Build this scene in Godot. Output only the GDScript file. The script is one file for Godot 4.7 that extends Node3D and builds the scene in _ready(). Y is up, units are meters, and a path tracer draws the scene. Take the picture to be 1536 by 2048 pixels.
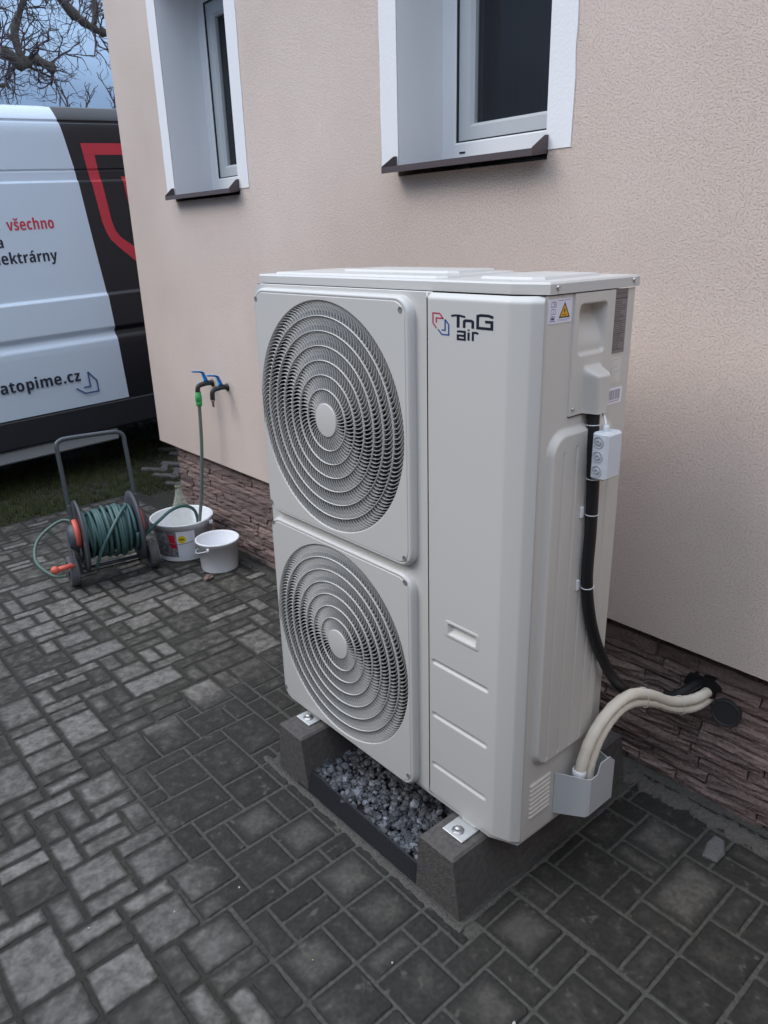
extends Node3D
# A two-fan outdoor unit on concrete blocks in front of a rendered house wall; a hose reel, buckets and a van behind.
# World: x runs along the wall, y up, z out of the wall (wall face z = 0).

var rng := RandomNumberGenerator.new()
var M := {}
const GA := 0.0053
const GB := -0.0202
const GX := -0.0129
const GZ := 0.1269
const GM := 0.0744

# ---------------------------------------------------------------- helpers
func gy(x: float, z: float) -> float:
	return GA * x + GB * z

func warp(i: float) -> float:          # the paving courses run slightly narrower towards the van
	return 250.0 * (exp(i / 250.0) - 1.0) if i < 0.0 else i

func mat(c: Color, rough := 0.7, metal := 0.0) -> StandardMaterial3D:
	var m := StandardMaterial3D.new()
	m.albedo_color = Color(c.r, c.g, c.b, 1.0).linear_to_srgb()
	m.roughness = rough
	m.metallic = metal
	m.metallic_specular = 0.5
	return m

func noise_tex(n: FastNoiseLite, size := 512) -> ImageTexture:
	return ImageTexture.create_from_image(n.get_seamless_image(size, size))

func grain(m: StandardMaterial3D, tex: Texture2D, per_m: float, cm: float) -> StandardMaterial3D:
	m.uv1_triplanar = true
	m.uv1_world_triplanar = true
	m.uv1_scale = Vector3.ONE * per_m
	m.heightmap_enabled = true
	m.heightmap_texture = tex
	m.heightmap_scale = cm
	return m

func tiled(n: FastNoiseLite, size: int, skirt: int) -> PackedByteArray:
	# noise that repeats without seams: the first rows and columns cross over from those past the end, keeping their contrast
	var w := size + skirt
	var im := n.get_image(w, w).get_data()
	var out := PackedByteArray()
	out.resize(size * size)
	for y in size:
		var ty := float(y) / skirt
		for x in size:
			var v: float = im[y * w + x] - 128.0
			if x < skirt or y < skirt:
				var tx := minf(float(x) / skirt, 1.0)
				var uy := minf(ty, 1.0)
				var x2 := x + size if x < skirt else x
				var y2 := y + size if y < skirt else y
				var a := (v * tx + (im[y * w + x2] - 128.0) * (1.0 - tx)) / sqrt(tx * tx + (1.0 - tx) * (1.0 - tx))
				var b := ((im[y2 * w + x] - 128.0) * tx + (im[y2 * w + x2] - 128.0) * (1.0 - tx)) / sqrt(tx * tx + (1.0 - tx) * (1.0 - tx))
				v = (a * uy + b * (1.0 - uy)) / sqrt(uy * uy + (1.0 - uy) * (1.0 - uy))
			out[y * size + x] = clampi(int(v + 128.0), 0, 255)
	return out

func fnl(freq: float, s: int, type := FastNoiseLite.TYPE_SIMPLEX_SMOOTH, oct := 3) -> FastNoiseLite:
	var n := FastNoiseLite.new()
	n.noise_type = type
	n.frequency = freq
	n.seed = s
	n.fractal_octaves = oct
	if oct <= 1:
		n.fractal_type = FastNoiseLite.FRACTAL_NONE
	return n

func mst(smooth := false) -> SurfaceTool:
	var s := SurfaceTool.new()
	s.begin(Mesh.PRIMITIVE_TRIANGLES)
	s.set_smooth_group(0 if smooth else -1)
	return s

func tri(s: SurfaceTool, a: Vector3, b: Vector3, c: Vector3) -> void:
	s.add_vertex(a); s.add_vertex(b); s.add_vertex(c)

func quad(s: SurfaceTool, a: Vector3, b: Vector3, c: Vector3, d: Vector3) -> void:   # clockwise from outside
	tri(s, a, b, c); tri(s, a, c, d)

func part(parent: Node3D, s, called: String, m: Material, smooth_given := false) -> MeshInstance3D:
	var o := MeshInstance3D.new()
	o.name = called
	if s is SurfaceTool:
		if not smooth_given:
			s.generate_normals()
		o.mesh = s.commit()
	else:
		o.mesh = s
	o.material_override = m
	if parent != self:
		var p: Vector3 = Vector3.ZERO
		var q: Node = parent
		if not parent.has_meta("own_axes"):
			p = -Vector3(parent.get_meta("base", Vector3.ZERO))
		if parent is MeshInstance3D:
			p = Vector3.ZERO
		o.position = p
	parent.add_child(o, true)
	return o

func holder(parent: Node3D, called: String) -> Node3D:       # a part that is made of sub-parts
	var o := Node3D.new()
	o.name = called
	if parent.has_meta("base"):
		o.position = -Vector3(parent.get_meta("base"))
	parent.add_child(o, true)
	return o

func thing(called: String, at: Vector3, label := "", category := "", group := "", own_axes := false) -> Node3D:
	var o := Node3D.new()
	o.name = called
	o.position = at
	if own_axes:
		o.set_meta("own_axes", true)
	else:
		o.set_meta("base", at)
	add_child(o, true)
	tag(o, label, category, group)
	return o

func tag(o: Node, label: String, category: String, group := "") -> void:
	if label != "":
		o.set_meta("label", label)
	if category != "":
		o.set_meta("category", category)
	if group != "":
		o.set_meta("group", group)

func struct(o: Node) -> Node:
	o.set_meta("kind", "structure")
	return o

# a box with chamfered edges
func box(s: SurfaceTool, c: Vector3, size: Vector3, bev := 0.0, t := Transform3D.IDENTITY) -> void:
	var h := size * 0.5
	var b: float = minf(bev, minf(h.x, minf(h.y, h.z)) * 0.9)
	var ax := [Vector3.RIGHT, Vector3.UP, Vector3.BACK]
	for a in 3:
		for sg in [-1.0, 1.0]:
			var n: Vector3 = ax[a] * sg
			var u: Vector3 = ax[(a + 1) % 3] * sg
			var v: Vector3 = ax[(a + 2) % 3]
			var hu: float = absf(u.dot(h)) - b
			var hv: float = absf(v.dot(h)) - b
			var o: Vector3 = c + n * absf(n.dot(h))
			quad(s, t * (o - u * hu - v * hv), t * (o - u * hu + v * hv), t * (o + u * hu + v * hv), t * (o + u * hu - v * hv))
	if b <= 0.0:
		return
	for a in 3:
		var e: Vector3 = ax[a]
		for su in [-1.0, 1.0]:
			for sv in [-1.0, 1.0]:
				var u: Vector3 = ax[(a + 1) % 3] * su
				var v: Vector3 = ax[(a + 2) % 3] * sv
				var he: float = e.dot(h) - b
				var pu: Vector3 = c + u * absf(u.dot(h)) + v * (absf(v.dot(h)) - b)
				var pv: Vector3 = c + v * absf(v.dot(h)) + u * (absf(u.dot(h)) - b)
				if su * sv > 0:
					quad(s, t * (pu - e * he), t * (pu + e * he), t * (pv + e * he), t * (pv - e * he))
				else:
					quad(s, t * (pu + e * he), t * (pu - e * he), t * (pv - e * he), t * (pv + e * he))
	for sx in [-1.0, 1.0]:
		for sy in [-1.0, 1.0]:
			for sz in [-1.0, 1.0]:
				var k := Vector3(sx, sy, sz)
				var p := c + Vector3(sx * h.x, sy * (h.y - b), sz * (h.z - b))
				var q := c + Vector3(sx * (h.x - b), sy * h.y, sz * (h.z - b))
				var r := c + Vector3(sx * (h.x - b), sy * (h.y - b), sz * h.z)
				if k.x * k.y * k.z > 0:
					tri(s, t * p, t * r, t * q)
				else:
					tri(s, t * p, t * q, t * r)

func spline(pts: Array, n := 8) -> PackedVector3Array:
	var out := PackedVector3Array()
	var m := pts.size()
	for i in m - 1:
		var p0: Vector3 = pts[maxi(i - 1, 0)]
		var p1: Vector3 = pts[i]
		var p2: Vector3 = pts[i + 1]
		var p3: Vector3 = pts[mini(i + 2, m - 1)]
		for k in n:
			var t := float(k) / n
			out.append(p1.cubic_interpolate(p2, p0, p3, t))
	out.append(pts[m - 1])
	return out

# a tube along points; radius is a float or a Callable(fraction, index)
func tube(s: SurfaceTool, pts, radius, seg := 10, caps := true) -> void:
	var n: int = pts.size()
	var up := Vector3.UP
	var rings := []
	var dir0: Vector3 = (pts[1] - pts[0]).normalized()
	if absf(dir0.dot(up)) > 0.9:
		up = Vector3.RIGHT
	var side := dir0.cross(up).normalized()
	for i in n:
		var d: Vector3 = (pts[mini(i + 1, n - 1)] - pts[maxi(i - 1, 0)]).normalized()
		side = (side - d * side.dot(d)).normalized()
		var w := side.cross(d)
		var r: float = radius if radius is float else radius.call(float(i) / (n - 1), i)
		var ring := PackedVector3Array()
		for k in seg:
			var a := TAU * k / seg
			ring.append(pts[i] + (side * cos(a) + w * sin(a)) * r)
		rings.append(ring)
	for i in n - 1:
		for k in seg:
			var l := (k + 1) % seg
			quad(s, rings[i][k], rings[i + 1][k], rings[i + 1][l], rings[i][l])
	if caps:
		for k in seg:
			var l := (k + 1) % seg
			tri(s, pts[0], rings[0][k], rings[0][l])
			tri(s, pts[n - 1], rings[n - 1][l], rings[n - 1][k])

# turns a profile of (radius, height) round the y axis of t
func lathe(s: SurfaceTool, prof: Array, seg := 24, t := Transform3D.IDENTITY) -> void:
	for i in prof.size() - 1:
		var a: Vector2 = prof[i]
		var b: Vector2 = prof[i + 1]
		for k in seg:
			var u := TAU * k / seg
			var v := TAU * (k + 1) / seg
			var p := t * Vector3(cos(u) * a.x, a.y, sin(u) * a.x)
			var q := t * Vector3(cos(v) * a.x, a.y, sin(v) * a.x)
			var r := t * Vector3(cos(v) * b.x, b.y, sin(v) * b.x)
			var w := t * Vector3(cos(u) * b.x, b.y, sin(u) * b.x)
			if a.x > 1e-6:
				tri(s, p, q, r)
			if b.x > 1e-6:
				tri(s, p, r, w)

# a surface from a grid of points: f(u, v) -> Vector3, clockwise when u runs right and v runs up
func relief(s: SurfaceTool, us: Array, vs: Array, f: Callable) -> void:
	var rows := []
	for v in vs:
		var row := PackedVector3Array()
		for u in us:
			row.append(f.call(u, v))
		rows.append(row)
	for j in vs.size() - 1:
		for i in us.size() - 1:
			quad(s, rows[j][i], rows[j + 1][i], rows[j + 1][i + 1], rows[j][i + 1])

func span(a: float, b: float, step: float) -> Array:
	var n: int = maxi(1, int(ceil(absf(b - a) / step)))
	var out := []
	for i in n + 1:
		out.append(lerpf(a, b, float(i) / n))
	return out

func join_spans(list: Array) -> Array:        # [[a, b, step], ...] without doubled ends
	var out := []
	for l in list:
		var sp := span(l[0], l[1], l[2])
		if out.size() > 0:
			sp.remove_at(0)
		out.append_array(sp)
	return out

# extrudes a polygon (x, y) along z from z0 to z1 under t, with a chamfer at the z1 face
func prism(s: SurfaceTool, poly: PackedVector2Array, z0: float, z1: float, t := Transform3D.IDENTITY, bev := 0.0) -> void:
	var p := poly.duplicate()
	if not Geometry2D.is_polygon_clockwise(p):
		p.reverse()
	var n := p.size()
	var inner := PackedVector2Array()
	for i in n:
		var a := p[(i + n - 1) % n]
		var b := p[i]
		var c := p[(i + 1) % n]
		var n1 := (b - a).normalized().orthogonal()
		var n2 := (c - b).normalized().orthogonal()
		var mm := (n1 + n2).normalized()
		inner.append(b - mm * bev / maxf(0.35, mm.dot(n1)))
	var test := Geometry2D.is_polygon_clockwise(p)
	if bev > 0.0:
		# orthogonal() may point either way; keep the inset inside
		var area0 := absf(area_of(p))
		if absf(area_of(inner)) > area0:
			for i in n:
				inner[i] = p[i] * 2.0 - inner[i]
	var zb := z1 - signf(z1 - z0) * bev
	var flip := (z1 < z0) != test
	# after reverse, p is clockwise seen from +z in a y-up plane or not: settle by signed area
	var ccw := area_of(p) > 0.0
	var idx := Geometry2D.triangulate_polygon(inner)
	for k in range(0, idx.size(), 3):
		var a := inner[idx[k]]
		var b := inner[idx[k + 1]]
		var c := inner[idx[k + 2]]
		var cross := (b - a).cross(c - a)
		var out_z := z1 > z0
		var cw := (cross < 0.0) == out_z
		if cw:
			tri(s, t * Vector3(a.x, a.y, z1), t * Vector3(b.x, b.y, z1), t * Vector3(c.x, c.y, z1))
		else:
			tri(s, t * Vector3(a.x, a.y, z1), t * Vector3(c.x, c.y, z1), t * Vector3(b.x, b.y, z1))
	for i in n:
		var j := (i + 1) % n
		var a0 := t * Vector3(p[i].x, p[i].y, z0)
		var b0 := t * Vector3(p[j].x, p[j].y, z0)
		var a1 := t * Vector3(p[i].x, p[i].y, zb)
		var b1 := t * Vector3(p[j].x, p[j].y, zb)
		var a2 := t * Vector3(inner[i].x, inner[i].y, z1)
		var b2 := t * Vector3(inner[j].x, inner[j].y, z1)
		if ccw == (z1 > z0):
			quad(s, a0, a1, b1, b0)
			if bev > 0.0: quad(s, a1, a2, b2, b1)
		else:
			quad(s, a0, b0, b1, a1)
			if bev > 0.0: quad(s, a1, b1, b2, a2)

func area_of(p: PackedVector2Array) -> float:
	var a := 0.0
	for i in p.size():
		a += p[i].cross(p[(i + 1) % p.size()])
	return a * 0.5

# a flat stroke of a given width along 2D points, thickness th along z, under t
func stroke(s: SurfaceTool, pts: Array, w0: float, th: float, t: Transform3D, w1 := -1.0) -> void:
	var n := pts.size()
	var L := PackedVector2Array()
	var Rr := PackedVector2Array()
	for i in n:
		var p: Vector2 = pts[i]
		var d1: Vector2 = (p - pts[i - 1]).normalized() if i > 0 else (pts[1] - p).normalized()
		var d2: Vector2 = (pts[i + 1] - p).normalized() if i < n - 1 else d1
		var n1 := Vector2(-d1.y, d1.x)
		var n2 := Vector2(-d2.y, d2.x)
		var m := (n1 + n2).normalized()
		var w: float = w0 if w1 < 0.0 else lerpf(w0, w1, float(i) / (n - 1))
		var k := w * 0.5 / maxf(0.4, m.dot(n1))
		L.append(p + m * k)
		Rr.append(p - m * k)
	for i in n - 1:
		quad(s, t * Vector3(Rr[i].x, Rr[i].y, th), t * Vector3(L[i].x, L[i].y, th), t * Vector3(L[i + 1].x, L[i + 1].y, th), t * Vector3(Rr[i + 1].x, Rr[i + 1].y, th))
		quad(s, t * Vector3(L[i].x, L[i].y, th), t * Vector3(L[i].x, L[i].y, 0), t * Vector3(L[i + 1].x, L[i + 1].y, 0), t * Vector3(L[i + 1].x, L[i + 1].y, th))
		quad(s, t * Vector3(Rr[i].x, Rr[i].y, 0), t * Vector3(Rr[i].x, Rr[i].y, th), t * Vector3(Rr[i + 1].x, Rr[i + 1].y, th), t * Vector3(Rr[i + 1].x, Rr[i + 1].y, 0))

func rr_sdf(p: Vector2, c: Vector2, h: Vector2, r: float) -> float:      # rounded rectangle, negative inside
	var q := (p - c).abs() - h + Vector2(r, r)
	return Vector2(maxf(q.x, 0), maxf(q.y, 0)).length() + minf(maxf(q.x, q.y), 0.0) - r

func screw(parent: Node3D, at: Vector3, n: Vector3, r: float, m: Material, called := "screw") -> void:
	var s := mst(true)
	var b := basis_y(n)
	lathe(s, [Vector2(r, 0), Vector2(r, r * 0.35), Vector2(r * 0.75, r * 0.75), Vector2(r * 0.35, r * 0.8), Vector2(r * 0.3, r * 0.5), Vector2(0, r * 0.5)], 12, Transform3D(b, at))
	part(parent, s, called, m)

func basis_y(n: Vector3) -> Basis:          # a basis whose y axis is n
	var y := n.normalized()
	var x := y.cross(Vector3.FORWARD if absf(y.z) < 0.9 else Vector3.RIGHT).normalized()
	return Basis(x, y, x.cross(y))

func letters(parent: Node3D, text: String, called: String, em: float, depth: float, m: Material, t: Transform3D, bold := true) -> MeshInstance3D:
	var f := SystemFont.new()
	f.font_names = PackedStringArray(["Droid Sans"])
	if bold:
		f.font_weight = 700
	var tm := TextMesh.new()
	tm.text = text
	tm.font = f
	tm.font_size = 64
	tm.pixel_size = em / 64.0
	tm.depth = depth
	tm.curve_step = 1.0
	tm.horizontal_alignment = HORIZONTAL_ALIGNMENT_RIGHT
	tm.vertical_alignment = VERTICAL_ALIGNMENT_BOTTOM
	var o := MeshInstance3D.new()
	o.name = called
	o.mesh = tm
	o.material_override = m
	o.transform = t
	if parent.has_meta("base"):
		o.position -= Vector3(parent.get_meta("base"))
	parent.add_child(o, true)
	return o

# ---------------------------------------------------------------- the scene
func _ready():
	rng.seed = 7
	# camera
	var cam := Camera3D.new()
	cam.name = "camera"
	cam.transform = Transform3D(Basis(Vector3(0.65526, -0.02534, -0.75498), Vector3(-0.24384, 0.93884, -0.24314), Vector3(0.71496, 0.34342, 0.60901)).orthonormalized(), Vector3(0.93349, 1.6552, 1.89763))
	cam.fov = 68.767
	cam.near = 0.05
	cam.far = 600.0
	cam.current = true
	add_child(cam)
	# sky: dull blue cloud low down, brighter overhead
	var sky_im := Image.create(512, 256, false, Image.FORMAT_RGBF)
	var cn := fnl(1.6, 11, FastNoiseLite.TYPE_SIMPLEX_SMOOTH, 4)
	for y in 256:
		var th := PI * (y + 0.5) / 256.0
		var up := cos(th)
		for x in 512:
			var ph := TAU * ((x + 0.5) / 512.0 - 0.5)
			var d := Vector3(sin(ph) * sin(th), up, -cos(ph) * sin(th))
			var k := 0.5 + 0.5 * cn.get_noise_3d(d.x * 1.2, d.y * 3.0, d.z * 1.2)
			var e := smoothstep(0.12, 0.22, up + (k - 0.5) * 0.05)
			var low := Color(0.105, 0.165, 0.29)
			var mid := Color(0.36, 0.53, 0.79)
			var top := Color(1.72, 1.94, 2.28)
			var c := low.lerp(mid, e).lerp(top, smoothstep(0.25, 0.8, up))
			c = c * (0.85 + 0.3 * k)
			if up < 0.0:
				c = low * 0.5
			sky_im.set_pixel(x, y, c)
	var pano := PanoramaSkyMaterial.new()
	pano.panorama = ImageTexture.create_from_image(sky_im)
	var sky := Sky.new()
	sky.sky_material = pano
	var env := Environment.new()
	env.background_mode = Environment.BG_SKY
	env.sky = sky
	env.tonemap_mode = Environment.TONE_MAPPER_LINEAR
	env.tonemap_exposure = 1.15
	env.sdfgi_enabled = true
	env.ssao_enabled = true
	env.ssil_enabled = true
	var we := WorldEnvironment.new()
	we.name = "world_environment"
	we.environment = env
	add_child(we)
	# the bright part of the overcast, high in front of the wall and to the left
	var sun := DirectionalLight3D.new()
	sun.name = "sun"
	sun.light_energy = 0.42
	sun.light_angular_distance = 30.0
	sun.light_color = Color(1.0, 0.95, 0.90)
	sun.shadow_enabled = true
	sun.transform = Transform3D(Basis.looking_at(Vector3(0.45, -0.75, -0.7), Vector3.UP), Vector3(0, 5, 5))
	add_child(sun)

	materials()
	ground()
	paving()
	garden_fence()
	house()
	unit_base()
	unit()
	pipes()
	taps()
	buckets()
	reel()
	van()
	trees()
	small_things()

func materials() -> void:
	# trowelled plaster: nearly flat, with short scratched pits and a fine sandy grain
	var a := fnl(0.066, 3, FastNoiseLite.TYPE_SIMPLEX_SMOOTH, 3)
	a.domain_warp_enabled = true
	a.domain_warp_amplitude = 14.0
	a.domain_warp_frequency = 0.03
	var ia := tiled(a, 1024, 96)
	var ib := tiled(fnl(0.16, 4, FastNoiseLite.TYPE_SIMPLEX_SMOOTH, 3), 1024, 96)
	var ph := PackedByteArray()
	ph.resize(1024 * 1024)
	for k in ph.size():
		var pit := smoothstep(0.55, 0.76, ia[k] / 255.0)
		ph[k] = clampi(int(190.0 - 120.0 * pit + 0.42 * (ib[k] - 128) + 0.16 * (ia[k] - 128)), 0, 255)
	M.plaster_tex = ImageTexture.create_from_image(Image.create_from_data(1024, 1024, false, Image.FORMAT_L8, ph))
	var stain := NoiseTexture2D.new()
	stain.noise = fnl(0.006, 8, FastNoiseLite.TYPE_SIMPLEX_SMOOTH, 4)
	stain.seamless = true
	stain.width = 512
	stain.height = 512
	var ramp := Gradient.new()
	ramp.set_color(0, Color(0.90, 0.89, 0.88))
	ramp.set_color(1, Color(1.0, 1.0, 1.0))
	stain.color_ramp = ramp
	var b := fnl(0.03, 5, FastNoiseLite.TYPE_SIMPLEX_SMOOTH, 4)
	M.fine_tex = noise_tex(b, 512)
	var c := fnl(0.012, 9, FastNoiseLite.TYPE_SIMPLEX_SMOOTH, 5)
	M.rough_tex = noise_tex(c, 512)
	# mottling for stone and concrete
	var mo := tiled(fnl(0.014, 15, FastNoiseLite.TYPE_SIMPLEX_SMOOTH, 5), 512, 64)
	var mb := PackedByteArray()
	mb.resize(512 * 512)
	for k in mb.size():
		mb[k] = clampi(int(226 + 0.22 * (mo[k] - 128)), 120, 255)
	M.mottle = ImageTexture.create_from_image(Image.create_from_data(512, 512, false, Image.FORMAT_L8, mb))
	M.plaster = grain(mat(Color(0.775, 0.655, 0.585), 0.95), M.plaster_tex, 2.3, 0.44)
	M.plaster.detail_enabled = true
	M.plaster.detail_blend_mode = BaseMaterial3D.BLEND_MODE_MUL
	M.plaster.detail_uv_layer = BaseMaterial3D.DETAIL_UV_2
	M.plaster.detail_albedo = stain
	M.plaster.uv2_triplanar = true
	M.plaster.uv2_world_triplanar = true
	M.plaster.uv2_scale = Vector3(0.21, 0.17, 0.21)
	M.white_plaster = grain(mat(Color(0.76, 0.765, 0.78), 0.85), M.fine_tex, 5.0, 0.05)
	M.pvc = mat(Color(0.78, 0.79, 0.80), 0.35)
	M.pvc_dirty = grain(mat(Color(0.50, 0.53, 0.55), 0.5), M.rough_tex, 4.0, 0.02)
	M.gasket = mat(Color(0.012, 0.012, 0.014), 0.7)
	M.sill = mat(Color(0.075, 0.055, 0.058), 0.45)
	M.pane = mat(Color(0.03, 0.033, 0.04), 0.02)
	M.pane.transparency = BaseMaterial3D.TRANSPARENCY_ALPHA
	M.pane.albedo_color.a = 0.50
	M.pane.metallic_specular = 0.25
	M.dark_room = mat(Color(0.03, 0.03, 0.035), 0.9)
	M.roof = mat(Color(0.12, 0.06, 0.05), 0.8)
	M.cream = mat(Color(0.545, 0.542, 0.525), 0.38)
	M.vane = mat(Color(0.46, 0.46, 0.45), 0.45)
	M.cream_plate = mat(Color(0.575, 0.552, 0.515), 0.42)
	M.box_grey = mat(Color(0.50, 0.52, 0.53), 0.45)
	M.black_in = mat(Color(0.012, 0.012, 0.016), 0.6)
	M.fan = mat(Color(0.014, 0.014, 0.03), 0.5)
	M.steel = mat(Color(0.55, 0.55, 0.55), 0.35, 0.8)
	M.zinc = grain(mat(Color(0.62, 0.64, 0.64), 0.45, 0.5), M.rough_tex, 20.0, 0.02)
	M.concrete = grain(mat(Color(0.115, 0.106, 0.101), 0.9), M.fine_tex, 6.0, 0.12)
	M.mortar = grain(mat(Color(0.128, 0.118, 0.108), 0.95), M.fine_tex, 9.0, 0.5)
	M.concrete.albedo_texture = M.mottle
	M.mortar.albedo_texture = M.mottle
	M.black_plastic = mat(Color(0.012, 0.012, 0.013), 0.55)
	M.cable = mat(Color(0.010, 0.010, 0.012), 0.5)
	M.tie = mat(Color(0.75, 0.76, 0.78), 0.4)
	M.grommet = mat(Color(0.44, 0.47, 0.51), 0.6)
	M.jbox = mat(Color(0.62, 0.66, 0.70), 0.45)
	M.pipe = grain(mat(Color(0.74, 0.67, 0.56), 0.75), M.fine_tex, 12.0, 0.06)
	M.sleeve = mat(Color(0.03, 0.031, 0.034), 0.6)
	M.bucket = mat(Color(0.78, 0.79, 0.82), 0.4)
	M.green_plastic = mat(Color(0.03, 0.30, 0.08), 0.45)
	M.blue_plastic = mat(Color(0.05, 0.42, 0.88), 0.4)
	M.tap_body = mat(Color(0.018, 0.018, 0.02), 0.5)
	M.grey_hose = mat(Color(0.13, 0.165, 0.155), 0.5)
	M.green_hose = mat(Color(0.058, 0.125, 0.122), 0.45)
	M.reel_grey = mat(Color(0.055, 0.062, 0.075), 0.55)
	M.reel_tube = mat(Color(0.05, 0.062, 0.072), 0.4)
	M.tyre = mat(Color(0.14, 0.14, 0.15), 0.7)
	M.orange = mat(Color(0.66, 0.12, 0.085), 0.45)
	M.van_white = mat(Color(0.60, 0.70, 0.81), 0.24)
	M.van_white.clearcoat_enabled = true
	M.van_white.clearcoat = 0.4
	M.van_black = mat(Color(0.010, 0.011, 0.017), 0.35)
	M.van_trim = mat(Color(0.013, 0.015, 0.02), 0.5)
	M.van_sill = mat(Color(0.30, 0.32, 0.33), 0.45)
	M.van_red = mat(Color(0.55, 0.035, 0.06), 0.4)
	M.van_navy = mat(Color(0.014, 0.018, 0.035), 0.5)
	M.van_blue = mat(Color(0.05, 0.10, 0.24), 0.5)
	M.van_glass = mat(Color(0.01, 0.012, 0.015), 0.05)
	M.logo_dark = mat(Color(0.012, 0.016, 0.035), 0.4)
	M.logo_red = mat(Color(0.42, 0.03, 0.08), 0.4)
	M.logo_blue = mat(Color(0.02, 0.07, 0.28), 0.4)
	M.bark = grain(mat(Color(0.095, 0.082, 0.07), 0.95), M.rough_tex, 6.0, 0.8)
	M.twig = mat(Color(0.085, 0.07, 0.078), 0.95)
	M.leaf_bit = mat(Color(0.40, 0.40, 0.38), 0.8)
	M.rust_stone = grain(mat(Color(0.20, 0.13, 0.11), 0.9), M.rough_tex, 12.0, 0.4)
	M.pale_stone = grain(mat(Color(0.12, 0.12, 0.12), 0.85), M.rough_tex, 12.0, 0.3)

# ---------------------------------------------------------------- ground, grass, paving
func land(x: float, z: float) -> float:
	var y := gy(clampf(x, -8, 4), clampf(z, -6, 6)) - 0.045
	y += smoothstep(-4.0, -4.6, x) * clampf(-0.045 * z, 0.0, 0.25)
	y += smoothstep(-4.05, -4.35, x) * 0.02
	return y

func ground() -> void:
	var s := mst(true)
	var us := join_spans([[-200, -12, 47], [-12, -5, 1.0], [-5, -3.9, 0.1], [-3.9, 6, 0.9], [6, 200, 48]])
	var vs := join_spans([[200, 8, 48], [8, 1.5, 0.8], [1.5, -1.5, 0.15], [-1.5, -8, 0.8], [-8, -200, 48]])
	relief(s, us, vs, func(u, v): return Vector3(u, land(u, v), v))
	var g := grain(mat(Color(0.035, 0.036, 0.024), 1.0), M.rough_tex, 3.0, 2.0)
	struct(part(self, s, "ground", g))
	# short wet grass between the paving and the van
	var blade := mst(false)
	for k in 5:
		var a := TAU * k / 5.0 + 0.4
		var d := Vector3(cos(a), 0, sin(a))
		var w := Vector3(-sin(a), 0, cos(a)) * 0.0022
		var o := d * 0.004
		tri(blade, o - w, o + d * 0.012 + Vector3(0, 0.022 + 0.004 * k, 0), o + w)
	blade.generate_normals()
	var mm := MultiMesh.new()
	mm.transform_format = MultiMesh.TRANSFORM_3D
	mm.use_colors = true
	mm.mesh = blade.commit()
	var spots := []
	var pn := fnl(1.7, 21)
	for i in 26000:
		var x := rng.randf_range(-6.6, -4.1)
		var z := rng.randf_range(-1.6, 2.2)
		if x < -5.2 and rng.randf() < 0.6:
			continue
		if rng.randf() > 0.75 + pn.get_noise_2d(x, z):
			continue
		if x > -4.16 and rng.randf() < 0.5:
			continue
		if x > -5.0 and z < -0.42 and rng.randf() < 0.8:
			continue
		spots.append(Vector3(x, land(x, z), z))
	mm.instance_count = spots.size()
	for i in spots.size():
		var b := Basis(Vector3.UP, rng.randf() * TAU).scaled(Vector3.ONE * rng.randf_range(0.7, 1.5))
		mm.set_instance_transform(i, Transform3D(b, spots[i]))
		var v := rng.randf_range(0.6, 1.35)
		mm.set_instance_color(i, Color(0.058 * v + 0.02 * rng.randf(), 0.082 * v, 0.028 * v))
	var gm := mat(Color(1, 1, 1), 0.9)
	gm.vertex_color_use_as_albedo = true
	var mi := MultiMeshInstance3D.new()
	mi.name = "grass"
	mi.multimesh = mm
	mi.material_override = gm
	mi.set_meta("kind", "stuff")
	tag(mi, "short dark green grass between the paving and the van", "grass")
	add_child(mi)
	# concrete lattice stones in the grass at the house corner
	var t := thing("grass_paver", Vector3(-4.3, land(-4.3, -0.6), -0.6), "weathered concrete lattice pavers in the grass by the house corner", "pavers")
	var lm := grain(mat(Color(0.14, 0.135, 0.13), 0.95), M.fine_tex, 8.0, 0.25)
	for i in 7:
		for j in 6:
			var cx := -4.95 + i * 0.20
			var cz := -0.45 - j * 0.17
			if cx - 0.3 * cz > -3.62 or (cx < -4.6 and j < 2):
				continue
			for sg in [-1.0, 1.0]:
				var r := mst(false)
				var tr := Transform3D(Basis(Vector3.UP, sg * 0.62 + rng.randf_range(-0.04, 0.04)), Vector3(cx, land(cx, cz) + 0.008, cz + sg * 0.042))
				box(r, Vector3.ZERO, Vector3(0.22, 0.03, 0.045 + rng.randf() * 0.012), 0.008, tr)
				part(t, r, "rib", lm)

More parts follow.
